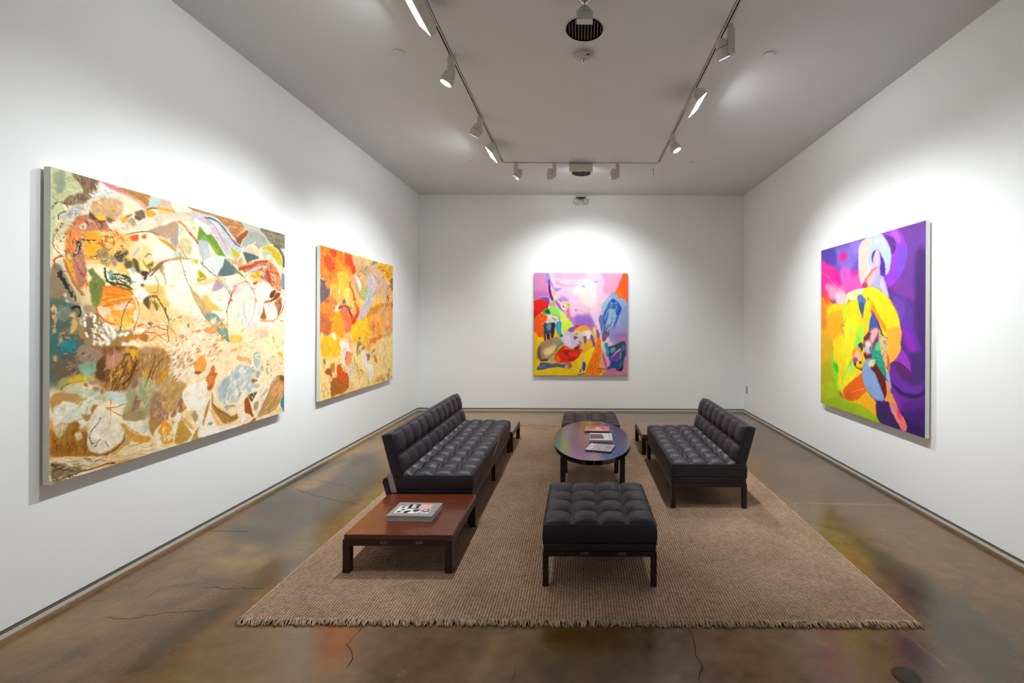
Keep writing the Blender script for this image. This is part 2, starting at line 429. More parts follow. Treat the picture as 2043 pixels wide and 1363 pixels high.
# ------------------------------------------------------------------ paintings
P1 = '''F f8ecd0 13 -79,-26 2181,-400 2156,2547 -85,1634
F d8c89c 55 -3,553 117,543 216,756 189,1112 -5,1083
F 56665c 42 -3,654 93,650 165,756 190,866 152,972 79,1069 -5,1083
F 3f6a6c 33 2,806 80,808 140,890 91,966 1,957
F 56503f 30 57,950 164,919 241,980 189,1057 45,1065
F 7a5018 45 215,922 443,908 538,1008 442,1150 295,1171 215,1088
F a87c50 49 412,966 642,985 677,1185 571,1264 411,1205
F b4a890 45 411,1145 606,1142 752,1196 676,1381 472,1429 380,1288
F c8b078 65 641,1115 832,1121 831,1259 751,1364 605,1366
F fbf0e0 52 681,397 1250,290 1247,878 833,862 680,692
F f8d8a0 49 269,756 794,724 833,966 539,976 310,900
F f8e8c8 60 754,859 1806,854 1801,1579 831,1311
F d8a050 45 0,1261 188,1331 410,1443 751,1532 789,1678 266,1575 -1,1463
F fae4b8 49 520,1348 1802,1489 1801,1579 536,1617
F c8d2ac 2 3,-5 89,-2 127,43 150,73 136,98 75,125 53,156 57,216 30,242 30,312 17,364 4,466
D 1 30 27 10 56 60 b8c69c,d4dcb8,a4b494 10,8 85,14 136,72 57,119 22,214 9,316
F 94a48c 10 18,25 62,11 57,104 27,118
D 2 14 21 6 63 30 8c9c84,9aac90 23,24 94,32 57,104 22,104
F 7c6450 3 87,-1 151,-6 220,-3 241,10 230,56 220,81 165,127 150,147 75,176 53,161 75,130 136,98 150,70 122,34
D 3 110 32 4 68 14 5c4838,a08468,6c5440,b49878 89,0 230,-4 230,56 160,129 71,172 57,160 141,97 150,68
D 4 30 39 5 105 30 60503c,b4a488 57,155 141,97 160,129 75,176
F e8ecf0 10 230,2 262,-2 338,38 383,72 304,103 230,111 179,177 160,171 220,81 220,48
D 5 50 38 10 25 60 f4f4f4,c4d8e4,f8f8f0,b8c8d4,fbf4e4 230,13 383,72 337,175 272,89 169,179 160,155
F d88494 3 241,-1 338,5 407,31 479,66 511,82 492,93 418,63 338,32 294,28 262,15
F e8a4b0 4 372,17 454,54 504,84 479,90 406,54
F a87c3c 3 338,5 530,1 523,48 504,77 455,48 395,23
D 6 18 46 9 21 30 b88c48,906828 349,6 530,4 511,64 407,31
F bcccd4 3 530,1 617,0 596,30 576,66 517,80
F c8b8a4 3 617,0 830,6 815,30 679,74 582,59 596,30
F e8e4cc 8 338,38 418,51 479,96 454,125 360,170 360,101
D 7 40 34 9 33 50 f8f4c8,c8dcc0,f0e0a0,fbf8f0 338,44 479,96 442,140 371,144
F b8c0c4 8 39,240 75,201 131,152 150,184 121,222 57,256
D 8 50 32 7 144 40 dce0e8,a8b4c0,e8e4d8,8c9498 39,240 140,149 169,169 121,227 48,258
S 3c3c30 4 3,208 22,179 48,165 71,177 80,190
S 5c4c30 6 35,256 35,236 53,214 66,209
F d4d0b0 7 26,273 102,247 102,288 65,346 30,362 17,324
D 9 40 20 5 98 60 4c4a28,e8e4c0,a8a070,c8c090,6c6440 17,275 84,251 75,334 25,413
S 8c7c60 5 17,334 13,375 25,413 52,434
F b87858 7 121,222 179,199 261,235 337,266 250,293 149,300 102,278
D 10 90 27 6 31 40 8c6454,e09070,c8a48c,5c3c2c,f0c4a0,b86850 121,222 271,211 348,275 159,309 84,292
F d87038 3 152,242 148,252 138,258 127,256 123,247 128,237 138,231 148,233
F f0e4dc 3 168,265 164,279 152,287 140,284 136,271 140,257 152,249 164,252
F 8c4830 3 155,270 154,276 149,279 145,278 144,272 145,266 150,263 154,264
F e0904c 10 75,304 121,274 149,342 139,417 168,541 139,601 92,537 65,428
D 11 110 38 7 80 30 f89818,c85828,e8b078,a84c30,f8b850,8c4838 79,303 149,332 168,445 173,599 115,587 65,438
F f8a810 5 70,427 97,454 101,521 115,556 97,547 78,497
F 6c7c34 2 79,395 92,434 90,470 79,436
F fff4e8 2 79,415 88,435 87,455 80,446
F 342420 4 116,348 140,354 139,386 120,425 102,428 120,389
S d8d8e0 4 128,362 123,399 111,416
S b83c18 8 21,503 17,464 38,441 56,439
S b84820 6 29,523 38,497
F c0d4b8 4 30,462 56,459 56,500 38,492
F b08070 5 102,443 154,405 163,541 139,580 111,515
D 12 40 27 4 56 60 c84c24,e8a088,904438,9c7c74 102,433 159,394 168,568 129,586
S 9c7060 13 61,459 78,508 115,582 148,632
S c88c50 7 56,449 74,503 106,567 158,632
F 8c8064 10 8,495 47,491 83,558 110,640 7,645
S 181018 13 34,527 36,545
S 181018 15 47,516 51,556
S 181018 17 62,555 69,580
S 181018 15 74,580 76,600
S 181018 9 83,605 86,615
S 181018 10 96,624 99,641
S 181018 7 112,640 117,660
F c8b08c 11 189,137 272,78 349,81 360,135 326,200 250,227 199,205
D 14 80 27 7 18 60 e8e0d0,e8843c,c8a880,f0c8a0,a89878,f09c50 189,143 272,78 354,91 348,172 261,224 199,205
S dce0dc 16 160,176 189,127 235,88 283,67
F e88c30 3 229,130 221,134 207,135 194,130 191,124 198,120 212,119 225,123
F e0904c 3 311,131 304,137 294,137 286,131 286,123 293,117 303,117 311,123
F d87028 3 152,173 150,177 145,180 140,179 138,176 140,172 145,169 150,170
F 4c342c 6 174,178 199,194 219,217 261,213 250,243 214,223 189,218
F f8c410 3 214,196 261,186 266,201 245,214 224,213
S f8b820 5 199,167 214,191
F b86870 5 240,223 282,231 293,246 261,246
F 705844 6 271,189 315,202 304,227 271,211
F e8dcc8 12 282,231 394,162 418,204 337,266
D 15 70 30 9 -2 40 f8e8d4,e8c8c0,f4f4f0,d8b8a8,fbecd0,dcd0e0 271,233 418,157 478,215 337,277
F f8a428 2 354,171 388,160 388,187 365,206 348,192
F 846c48 3 377,160 418,139 412,152 388,169
F a89478 2 394,179 424,167 442,205 435,230 412,205 388,192
F 544444 2 436,144 491,153 491,177 479,185 430,163
F 6c5c4c 3 430,125 479,99 498,151 479,156 436,141
F f89c1c 2 491,105 536,88 569,111 529,145
S 6c7434 11 510,88 543,73 582,66
S f8a02c 11 576,70 623,61 680,61
F f4e0d0 7 479,156 652,80 652,156 478,221 418,233
D 16 30 60 8 155 14 fbf0e4,e8ccb4,f8dccc,d8c0b0 448,198 652,93 652,169 466,230
F a08878 3 504,223 569,186 652,153 652,195 595,230 529,225
F c4a894 4 588,228 652,188 652,246 609,241
S 6c6428 7 382,269 441,242 516,224 588,228
S b08c50 5 348,292 394,264 454,239
F e84c1c 4 370,294 447,254 460,273 435,295 376,310
F e8542c 3 466,257 503,244 503,268 478,269
F f4ece0 3 469,266 464,281 459,287 456,281 457,266 461,252 466,246 470,252
F f4e0d0 3 519,256 517,271 513,278 508,273 507,258 508,244 513,237 517,242
F f4c878 12 159,298 337,266 405,288 453,410 465,528 393,511 270,466 168,445
D 17 200 29 10 56 70 f8a81c,f8c868,e8843c,fbe0a0,c87828,f0b060,f8d890,a85c24,e86030 149,300 337,266 394,301 370,363 270,433 163,451
D 18 60 28 4 7 50 44301c,7c4c24,5c4c20 145,306 303,283 292,408 168,445
F f8a810 5 159,298 224,284 229,324 169,334
S 2c2014 6 149,340 209,327
F f8b020 8 164,350 229,351 250,380 188,421 168,445
F a08c5c 5 218,396 260,357 281,409 249,457
D 19 60 28 4 125 50 6c6424,c8b468,584c24,f8e0a8,8c7c54 218,385 303,350 325,426 260,478
F 988484 4 292,397 325,432 319,461 292,441
F f8dca8 12 393,336 542,289 608,328 581,457 477,467 417,415
F fff0e0 15 503,259 651,297 651,386 541,387 529,328
F 4c4430 5 314,388 376,356 393,371 370,403 387,418 347,429 319,415
D 20 26 31 6 128 20 342c20,6c5c3c,d8d0b0 308,389 388,355 393,418 336,430
F 5c5424 3 370,432 411,415 417,450 381,465
F 5c5020 4 417,403 447,411 465,462 453,487 428,449
F a8b8cc 3 453,333 459,344 423,385 405,393
F f4a010 3 555,340 552,346 545,349 537,348 534,343 537,338 545,335 552,336
F f4a818 3 466,400 464,406 459,409 454,407 452,402 454,395 459,392 464,394
F f4b020 3 486,439 484,443 481,445 477,444 476,440 477,437 481,435 484,436
S b08418 9 496,381 516,360 535,363
S c89c28 10 484,406 503,440 535,449
F 6c7030 4 503,428 548,405 541,436 509,440
S 5c5c20 10 522,450 528,468
F 806834 4 528,462 574,420 608,397 636,388 567,452
F 74803c 2 173,503 188,486 203,487 208,500 244,535 262,550 264,633 259,666 238,737 220,759 202,700 187,630 178,567 193,539
D 21 30 40 7 80 20 8c9450,5c6c30,7c8844 188,497 259,550 259,655 222,743 192,603
S 1c3c1c 10 260,478 265,527 302,563 369,582 410,585
S 284020 11 270,544 313,557 358,559 404,574
S 1c3418 9 313,506 358,508 404,521 410,550
S 304c20 7 302,530 347,537 381,552
D 22 50 37 6 30 70 1c3818,40602c,2c4c24,e8e0c0 270,499 404,510 410,579 302,558
F 287888 2 284,487 302,485 308,518 297,536 289,520
F e8e4c8 3 301,503 297,518 293,525 291,518 293,502 297,486 301,480 303,487
F f8f8f8 9 393,464 453,482 483,527 452,553 416,532
F a8d0d8 5 405,451 440,465 416,485
F 88c0c8 4 404,533 446,541 416,549
F 44302c 3 465,474 515,469 515,500 490,526 477,503
F ece8f8 3 502,513 515,482 528,523 521,584 502,579
F f8f4f4 5 452,600 477,551 508,585 483,624 452,625
F 3c2420 3 468,552 489,550 489,586 477,587
S 84644c 10 528,493 581,438 601,405
S 846854 11 560,496 580,537 573,588 527,590
F 9c8c68 4 594,418 628,427 628,471 594,468
S 7c6c48 12 621,465 635,540
F fbf0e8 10 528,523 594,455 594,518 554,570
F f8a838 7 264,578 404,581 439,685 445,779 301,789 227,711 248,645
D 30 40 45 8 12 24 f8780c,f8b850,f89018,e86808 259,584 392,605 357,675 248,700
S f07808 7 270,578 335,585 369,594
S f07c10 9 275,616 335,625 375,629
S f07010 9 259,650 302,635 335,636
S e86810 7 253,689 302,677
F f0e0c8 4 220,695 269,689 296,710 291,738 258,755 227,728
F f4d8c0 8 313,682 392,663 427,685 357,709 312,704
F fbc450 10 269,738 346,744 369,715 415,744 391,802 301,777
D 31 40 38 6 60 70 fff0d8,f8a020,e8882c,f8d890 269,744 392,709 439,756 403,814 301,789
S d86018 8 220,701 232,738 269,772 312,789
S c86838 9 302,570 375,582 428,620 455,678 454,744 439,791 421,838
S f8a89c 6 380,830 427,803 439,779
S b46850 5 248,689 313,659 386,645 464,631
F fbf0e8 5 421,720 452,702 457,762 433,779
S 787058 6 416,638 380,692 357,761 345,818
S 2c7c8c 8 351,801 340,846 326,891
S 64603c 5 326,891 320,919
S e8d0bc 6 316,924 307,1013 297,1113 294,1191
S e07838 5 296,1197 296,1348
F fbd8a0 13 452,673 650,667 649,795 476,792
F fcc878 15 477,564 650,553 650,680 476,672
F fffaf0 6 416,621 464,565 515,598 514,622 476,660 434,644
F e8ecf4 3 452,601 471,577 483,618 467,660
F 5c5030 4 483,648 527,616 580,607 567,620 527,634 520,701
S 5c5030 8 567,614 607,668 649,744
S 6c6038 14 560,651 573,700
D 32 30 37 6 80 30 6c6440,8c7c50,f8d898 502,623 593,619 593,706 527,701
F 9c8458 5 110,760 207,744 269,788 334,823 415,826 391,895 279,922 186,905 138,859
F 7c6c54 5 157,739 197,739 202,819 167,840
F e8e0d4 3 138,699 153,694 148,733 140,728
S 181414 15 96,703 115,692 133,697
S 181414 10 133,697 138,728 124,749
F b49878 4 153,691 197,685 217,722 167,723
D 33 46 23 11 60 40 ffffff,f0f0f0,fbf4ec,e8e8e8 197,760 290,777 334,823 312,868 268,910 196,900
S ffffff 15 207,744 207,771
S f8f8f8 13 162,776 162,797
S f4f4f4 13 167,834 172,850
F f0f0f0 3 174,744 168,748 161,746 155,740 155,733 161,729 169,731 174,738
F f8f4ec 3 197,739 195,745 189,747 184,745 181,739 184,733 189,730 195,732
F ffffff 3 164,757 162,765 157,768 152,765 150,757 152,750 157,747 162,750
F ecdce0 3 74,638 72,645 65,648 59,646 56,639 59,631 65,628 72,631
F e0dcd0 3 90,669 86,674 77,674 68,671 65,665 70,661 79,660 87,664
F c8c8c0 3 131,755 129,760 124,762 118,760 116,755 118,751 124,749 129,751
F c4d0d4 3 150,776 148,790 142,797 136,790 133,775 136,761 142,754 148,761
F ffffff 3 278,785 279,795 274,802 266,800 260,791 259,781 264,775 272,776
F ffffff 3 303,806 310,822 309,832 300,829 289,816 281,800 282,791 291,793
F ffffff 3 288,828 297,850 295,862 285,857 271,837 262,815 264,804 274,809
F ffffff 3 325,854 318,872 307,878 299,868 299,848 306,829 317,823 325,833
F fbfbfb 3 275,857 291,876 293,888 281,887 262,874 247,856 244,843 256,844
F f8f4ec 3 245,892 243,903 237,908 231,903 229,891 231,880 237,875 243,880
F f8f8f8 3 217,893 216,904 211,909 207,904 205,892 207,881 211,876 216,881
F ffffff 3 289,889 286,902 279,907 272,901 270,888 272,875 279,869 286,875
F fff8f0 3 372,840 369,849 355,858 339,859 330,854 333,844 347,836 363,834
F ffffff 3 401,840 401,850 392,859 379,862 370,856 370,846 379,837 392,834
F ffffff 3 500,822 489,831 459,838 428,838 415,831 426,823 456,816 486,816
F ffffff 3 447,899 440,907 422,913 404,912 395,905 401,897 419,892 438,893
F f8fbff 3 468,923 460,927 447,924 436,917 434,909 441,905 454,907 465,915
F f8f4f0 3 520,908 512,914 494,916 476,912 469,905 476,899 494,897 512,901
F ffffff 3 387,903 382,911 368,913 354,909 348,901 354,893 368,890 382,895
F b87c28 4 403,849 463,851 513,829 510,895 463,890 415,878 368,885 345,909 279,922 323,896 368,870
F c48c64 4 415,861 463,857 475,875 427,873
F 4c4838 3 547,788 542,796 527,801 511,800 504,794 509,787 523,782 539,782
S 8c5c20 5 451,803 488,792
S c8844c 9 514,817 566,806 649,833
D 34 70 31 10 20 40 ffffff,fff8f0,f0b070,e8a058 451,762 649,763 648,960 539,927 507,841
S d88850 8 520,841 572,849 648,909
S d88850 6 526,890 579,862 649,852
S a05818 5 194,908 227,915 279,911
F b89070 6 317,919 379,917 356,944 323,936
D 35 90 30 8 110 60 4c7474,6c8484,54645c,788c80,3c6468,8c7c6c 11,684 91,682 138,838 176,957 156,1008 14,1063
F 74807c 7 33,704 91,703 82,759 37,759
S 88a0a4 4 33,759 42,724 69,703
D 36 26 21 10 98 40 d8b878,c8a05c,e0c088 11,694 29,704 24,834 11,834
F e0bc74 4 84,739 110,723 114,754 91,749
F d8b468 3 96,765 119,760 124,807 100,832 91,816
F d8bc60 3 96,796 100,832 89,831
S e8843c 7 46,837 68,828
S c87020 4 41,840 100,837 147,844
S e08838 8 68,854 82,857
F e0a850 3 41,850 55,850 59,876 46,890
F 9c3818 2 145,873 157,866 159,879 147,884
F 843c18 2 114,874 123,874 121,882
S f08c28 13 196,924 226,934
S e8903c 9 226,940 247,963
S e08038 8 63,935 77,937
F e0a05c 3 13,948 32,945 30,970 17,968
F d8b470 3 19,1003 28,994 34,1018 23,1016
S e08030 7 99,1012 120,1019
S d88040 6 154,1019 164,1013
F 288090 7 50,881 109,879 109,931 54,926
D 37 30 20 7 38 60 2c6c7c,3c8c8c,204c5c 37,835 119,869 114,962 41,956
F 6c5c4c 7 23,984 147,965 147,997 90,1053 27,1044
F 988474 9 137,901 227,918 268,954 196,1002 128,974
D 38 80 35 7 140 40 a08470,887868,6c5c48,8c9080,5c5040,b49880 118,921 268,965 226,1059 45,1067
F 8cb49c 8 127,1005 206,992 216,1047 156,1051
F 5c4018 6 226,994 268,976 289,1039 268,1087 226,1087 216,1047
F 7c5420 11 268,921 451,933 462,1018 414,1130 355,1167 278,1155 268,1020
D 39 120 49 9 118 22 a87c34,c89848,6c4414,b88c50,d8b468,8c5c1c 268,932 475,941 462,1041 390,1155 278,1166 268,1031
F c08c78 5 273,966 312,935 368,974 333,1016 311,1042 273,1032
F 906454 5 268,943 323,930 311,963 279,960
F e0b838 4 322,1071 356,1053 344,1074
S 543008 12 367,1140 414,1095 438,1027 438,980
F d8a820 6 391,941 463,946 438,1015 414,978
F d8b068 4 379,917 403,919 385,964
F b08858 13 463,946 648,960 647,1112 499,1118
D 40 80 56 9 115 18 c89858,d8b070,a87848,e0bc78,b89058,94704c 463,952 648,966 647,1163 493,1171
S 5c3c18 6 562,978 551,1039 525,1109 499,1172
S 6c4420 6 615,1011 571,1053 538,1123
F d8a818 4 500,1076 522,1060 512,1101 490,1123
F d89c1c 4 639,1080 648,1100 591,1161 571,1152 605,1107
F c49c88 3 533,942 530,957 513,967 493,967 480,957 484,942 500,932 521,932
F d8a820 3 546,1152 543,1161 534,1164 526,1158 523,1148 526,1140 535,1137 543,1142
F a8ac84 11 438,1121 525,1134 537,1331 389,1346 378,1240
D 41 60 50 12 90 20 b4b890,98a080,c4c4a0,a8a078,ccc8a4 426,1108 538,1135 530,1354 383,1339
F 946c5c 3 437,1216 455,1219 449,1242 471,1240 461,1274 425,1302 413,1293 425,1255
F 946c60 5 438,1116 456,1130 443,1164 413,1159
F 946450 3 156,1103 171,1103 178,1120 161,1120
F a88070 3 200,1131 231,1136 231,1158 210,1176
F 946458 4 241,1149 257,1151 254,1178 244,1171
F b08870 5 180,1091 205,1095 268,1109 257,1124 195,1115
F a0806c 9 544,1234 647,1240 646,1419 537,1393
D 42 40 34 12 123 30 c8a078,b08060,d8b488,a87458,e0c094 544,1173 647,1176 646,1419 550,1396
F a8a868 8 36,1076 99,1054 185,1065 195,1088 137,1095 63,1105 40,1122
F d8b41c 5 85,1078 137,1061 195,1077 161,1086 99,1095
S 6c6440 4 45,1122 63,1100 99,1095
F 84c0b4 7 146,1049 186,1044 176,1074
F c0ccb8 7 23,1144 62,1130 156,1125 267,1186 267,1208 146,1176 71,1152 36,1146
D 43 60 34 9 155 40 c8dcd0,dce8dc,b0c8b8,e8e8d0,c4b488 99,1105 267,1175 355,1213 246,1226 127,1193
F b8945c 9 10,1136 136,1163 127,1214 62,1181 18,1243
F cce0dc 7 267,1164 367,1186 378,1252 299,1225
F c89c18 3 122,1203 146,1181 170,1183 165,1195 131,1231
F e0e4dc 5 23,1207 68,1193 118,1198 133,1238 111,1298 89,1301 54,1288 23,1301 13,1267
F e4ece4 6 118,1267 148,1208 202,1181 217,1255 193,1325 162,1343 125,1325
D 50 70 33 8 117 50 dce8e4,f4f4ec,b8d4cc,c8c8a8,e8ecec,b8a878 118,1194 217,1171 225,1257 178,1338 118,1315
D 51 26 21 8 177 20 f0f0e8,d0dcd8,e4e8e4 23,1215 111,1209 103,1288 20,1292
F a87c4c 2 136,1251 155,1271 190,1274 189,1291 174,1312 163,1301 155,1287
F a87c38 3 194,1242 213,1225 217,1255 201,1277 193,1267
F a08434 2 54,1214 72,1211 72,1221 58,1220
F b8941c 2 174,1333 189,1320 182,1331 162,1343 147,1343
F ece8dc 5 193,1308 217,1255 257,1259 299,1307 359,1346 377,1404 377,1440 324,1479 277,1500 224,1493 185,1465 174,1420 178,1355
D 52 50 51 12 112 30 f4f0e8,e4ddd0,f8f4ec,dcd8cc 193,1308 266,1269 359,1355 372,1430 277,1492 185,1452
F 9c6c20 4 6,1312 33,1334 75,1321 93,1301 118,1295 136,1316 132,1360 162,1359 178,1388 173,1436 193,1475 232,1504 177,1500 103,1477 53,1465 9,1444
D 53 110 37 8 100 20 a87824,8c5c18,b8883c,7c5014,a47430 10,1328 103,1304 132,1360 174,1387 185,1477 139,1484 12,1441
F e0d8bc 6 23,1301 82,1307 61,1341 43,1360 23,1332
D 54 34 22 5 110 30 ece4cc,9c8c60,c8b888,d8d0b0 20,1300 78,1306 61,1357 40,1352
F e4dcc4 5 114,1355 140,1362 147,1388 132,1400 118,1388
D 55 24 21 5 101 30 ece4d0,b49c64 114,1355 144,1363 136,1401 117,1396
S 4c3c28 3 241,1304 233,1326 213,1342 193,1371 186,1394 193,1425 199,1435 216,1430
S 4c3c28 4 247,1421 232,1428 224,1447 214,1451
S 6c5c44 3 265,1441 277,1461 285,1485
S 8c6c3c 5 395,1391 423,1420 460,1444
S 4c3828 4 524,1413 504,1431 492,1452
S 7c6448 4 274,1256 299,1259 342,1258 369,1252
S 8c7854 3 274,1258 320,1294 368,1322
F c89c44 5 350,1362 391,1376 404,1411 451,1446 529,1480 529,1509 470,1502 404,1470 381,1423
F b8a464 8 377,1440 404,1465 399,1500 363,1490
S 9c8454 10 377,1422 368,1465 332,1490 290,1508 224,1506
S 5c4828 8 372,1457 332,1495 277,1513 216,1507
S 80683c 5 399,1509 441,1508 484,1506
F ece0c0 8 298,1533 386,1505 479,1514 645,1570 645,1590 385,1573 298,1559
D 56 60 79 4 -175 8 f4e8c8,d8c08c,fbf0dc,c8ac78,e8d4a8 193,1509 386,1514 580,1542 580,1585 298,1563
F e8d8b8 7 16,1458 139,1488 256,1528 298,1554 177,1545 67,1509 19,1470
D 57 90 68 6 -169 10 c8b898,f0e4c8,a89878,e4d8bc,907c5c 12,1457 193,1509 281,1562 102,1585 12,1584
F 8c7c60 10 12,1484 102,1529 139,1557 67,1580 12,1576
D 58 60 65 5 -176 12 4c3c28,b8a888,6c5c44,d8ccb0,9c8c70 9,1479 139,1549 216,1566 67,1580 12,1584
S 4c3c24 6 60,1574 139,1569 216,1571 281,1571 323,1580
S 4c4028 5 9,1482 32,1513 67,1533 110,1551
S 6c5c44 4 9,1525 25,1562 46,1577
F e8e8dc 7 377,1351 529,1395 539,1464 480,1453 409,1412
F b08c50 5 529,1376 612,1390 601,1421 570,1452 564,1489 534,1458 524,1422
F fbf0e0 3 565,1451 612,1419 646,1412 645,1540 590,1545 554,1492
F f89410 3 585,1466 612,1429 646,1422 646,1471 622,1485 601,1484
F a09468 7 377,1301 495,1321 495,1368 377,1346
F c8b8a4 3 618,-1 667,-1 699,55 709,108 617,147 577,68
F f4e8dc 3 670,-2 796,-1 820,31 710,59
S f8a020 16 577,62 617,62 688,61
F c8c4b4 5 710,59 777,41 839,46 847,79 831,102 717,113
F dcccbc 5 563,115 710,76 713,120 617,159 563,183
F f4e8d8 9 617,128 713,101 709,128 617,172
F b09888 3 550,204 617,166 713,120 716,230 644,230 576,242
F a898a4 3 658,240 716,217 716,295 680,275
F c09838 3 576,255 617,254 658,266 716,308 701,324 637,288
F fbf0ec 10 549,308 616,285 694,325 658,368 616,386 549,394
F a87848 3 796,-1 1008,-6 1286,0 1317,33 1265,82 1224,143 1155,95 1061,62 938,31 832,14
D 60 50 91 8 6 20 946440,b8885c,a07450,c49870 938,3 1276,2 1307,35 1224,135 1061,47
F b8c4d4 4 816,28 921,18 1025,19 1117,65 1214,144 1285,194 1285,225 1233,309 1173,286 1116,220 1043,145 955,91 855,56
F c4b8cc 8 839,53 938,59 1025,112 1097,194 1154,259 1135,292 1042,232 955,133 880,79
F c0ccd4 7 972,123 1060,200 1135,262 1193,254 1135,306 1060,273 989,190
S 38586c 10 934,44 990,37 1061,55 1126,100 1194,163 1264,197
S c07c8c 8 947,47 1016,85 1088,166 1135,232
S a88878 8 1061,62 1136,121 1214,167
S b8a8a8 6 1098,150 1174,226 1233,309
F 8c4c24 4 1296,76 1339,52 1360,72 1296,130 1264,182 1224,143
S c89868 16 1317,33 1286,70 1234,118
F b0bcbc 4 1286,0 1361,0 1519,1 1591,62 1603,119 1495,162 1426,148 1371,149 1295,208 1275,180 1296,138 1360,72 1317,40
F 9ca4a4 4 1360,56 1449,35 1555,86 1566,125 1471,173 1404,144 1327,180 1285,179
S c8a88c 6 1349,62 1438,37 1519,50 1566,109
F 78745c 4 1496,1 1812,1 1812,139 1718,118 1616,109 1567,67
D 61 40 102 8 17 30 5c584c,948c74,6c6858,a49c84 1519,9 1812,5 1812,130 1628,107
F 585c50 5 1641,122 1718,110 1804,167 1804,282 1770,286 1757,209 1704,155
F c8ccd8 4 1744,132 1805,140 1804,220 1784,187
F b8c4a8 5 1506,176 1566,134 1653,128 1744,175 1770,277 1743,289 1640,224 1590,197
F c0a810 4 1495,178 1566,142 1653,146 1730,177 1756,270 1717,275 1653,223 1590,172
F b8bcb4 5 1506,193 1590,180 1652,257 1565,268 1518,241
F d8dcb8 4 1566,217 1609,207 1621,235 1566,247
F f0c8ac 4 1316,213 1381,163 1448,177 1483,221 1482,253 1403,248 1306,238
S b08898 7 1295,239 1327,180 1381,151 1449,161 1495,194
F 50606c 4 1295,239 1403,232 1471,255 1381,291 1337,328
F cce0b8 4 1290,248 1316,267 1342,319 1326,337 1284,341
F c8a888 7 1135,306 1233,301 1284,272 1294,348 1233,355
F c0b014 4 1174,219 1264,255 1243,277 1223,287 1193,269
F 648c2c 4 892,110 946,121 1007,159 1069,228 1135,306 1233,370 1315,424 1326,439 1273,420 1173,354 1116,294 1042,290 989,226 937,206 879,237 871,190
F 7ca450 5 904,184 946,177 1006,223 1060,273 1024,278 963,223 904,205
S 88a060 6 921,112 989,155
F b0bcc8 4 883,215 920,202 963,216 997,260 1024,306 953,344 903,323 878,298
F d8d8c8 8 963,223 1024,278 1042,304 988,304
F cce8e0 4 920,348 1042,297 1116,309 1097,355 1041,445 988,411 936,374
F 587078 3 1116,309 1183,345 1243,400 1134,433 1045,444 1097,363
F f4ece0 5 839,209 875,244 878,340 806,349 822,293
F c8c49c 6 746,225 807,215 830,251 814,321 768,314 731,267
F c0e0c4 3 800,102 847,85 847,113 815,126
F f4e0e8 5 847,85 938,87 989,126 954,161 879,99
F c4c8b8 4 823,131 863,116 855,152 831,156
S e08c50 15 724,118 776,140 815,180 855,213
S a85c38 15 815,173 863,219 875,237
F b8d4d8 3 724,183 754,151 769,162 731,208
S f07868 9 723,268 760,315 791,358
F e8c4b8 7 716,269 760,315 806,362 760,368 723,320
F b8d8cc 3 651,375 716,308 730,352 686,364
S 807858 5 575,416 651,378 730,352 806,352 878,353
F b8a018 4 802,376 874,354 854,404 814,392
F a89c10 4 874,416 911,432 953,470 919,487 873,512
S d07c50 11 616,399 658,381 745,360
S 607474 8 895,358 970,412 1041,448 1105,502 1172,572
S d0a098 8 1096,473 1172,557 1132,700
F fbf4ec 23 630,410 870,382 869,519 1096,488 1132,722 868,724 805,604 656,649
F f0c898 10 869,505 1041,448 1134,455 1059,490 944,513 869,532
D 62 50 75 12 170 20 fffaf4,f8e0c8,fbe8dc,f8d8b0,fff4ec 658,419 1134,500 1132,707 805,604 671,610
F f8c070 12 935,584 1022,651 1095,693 1004,694 918,640
F fffdf8 3 791,544 778,573 748,587 718,577 706,550 719,521 748,508 778,517
F f4dcc8 3 704,518 703,520 700,522 697,521 696,518 697,515 700,514 703,515
F b8987c 3 1041,470 1096,510 1086,532 1013,555 1000,545
F b8a0c0 2 1041,470 1100,506 1096,521 1013,551 1000,545
S 807048 5 734,319 752,409 790,498 829,576 885,669 926,730
F d0b080 3 817,553 861,574 918,626 960,667 1004,712 934,727 885,676 844,615
S e8b878 6 960,667 930,727
F 7ca09c 2 930,730 1004,712 1039,723 1094,781 1141,841 1155,886 1160,931 1094,884 1003,801
F a4b494 6 986,730 1057,781 1113,855 1066,824 995,766
S 4c7074 4 930,734 1003,801 1094,884 1158,931
S b89050 6 1142,700 1139,811 1160,931
F c88868 12 1253,353 1403,296 1590,265 1703,320 1755,437 1728,509 1638,480 1402,384 1273,381
D 63 120 52 10 26 50 a84c28,d88058,e8b0a0,8c3418,c86838,f0c8b0,b87050 1263,352 1566,259 1756,384 1795,523 1689,528 1529,405 1337,390
S a8481c 23 1263,367 1380,330 1471,288 1565,268
S a8c4d8 20 1326,415 1380,370 1470,332 1565,318
F f8c878 8 1358,404 1459,362 1529,372 1493,441 1402,448
F e8a018 7 1436,365 1482,368 1482,409 1447,412
D 64 20 29 16 0 90 5c88a0,7ca4b4,a8342c,c87838 1402,400 1614,380 1613,448 1402,480
F b0402c 3 1468,451 1462,461 1441,472 1417,476 1404,472 1409,462 1430,451 1454,447
F a8482c 5 1553,353 1589,349 1626,447 1589,441
F f8f4e8 17 1379,498 1589,450 1613,533 1469,606 1379,577
F fbf8e4 14 1470,459 1601,466 1588,534 1492,539
S c03428 12 1232,500 1192,548 1152,647
S b8402c 10 1326,454 1192,510
F e8ccc8 10 1192,473 1294,441 1315,486 1211,570
D 65 50 74 6 142 24 fffafa,e8b8b0,f8e8e4,d89088,fff8f4 1172,467 1358,444 1515,620 1357,657 1191,631
S c87870 8 1326,454 1401,512 1435,591 1417,720 1334,831
S 943c18 7 1132,707 1192,548
F 7c3c10 5 1527,612 1638,582 1689,528 1741,526 1728,561 1650,599 1539,628
F 5c3010 4 1613,533 1676,503 1663,556 1613,575
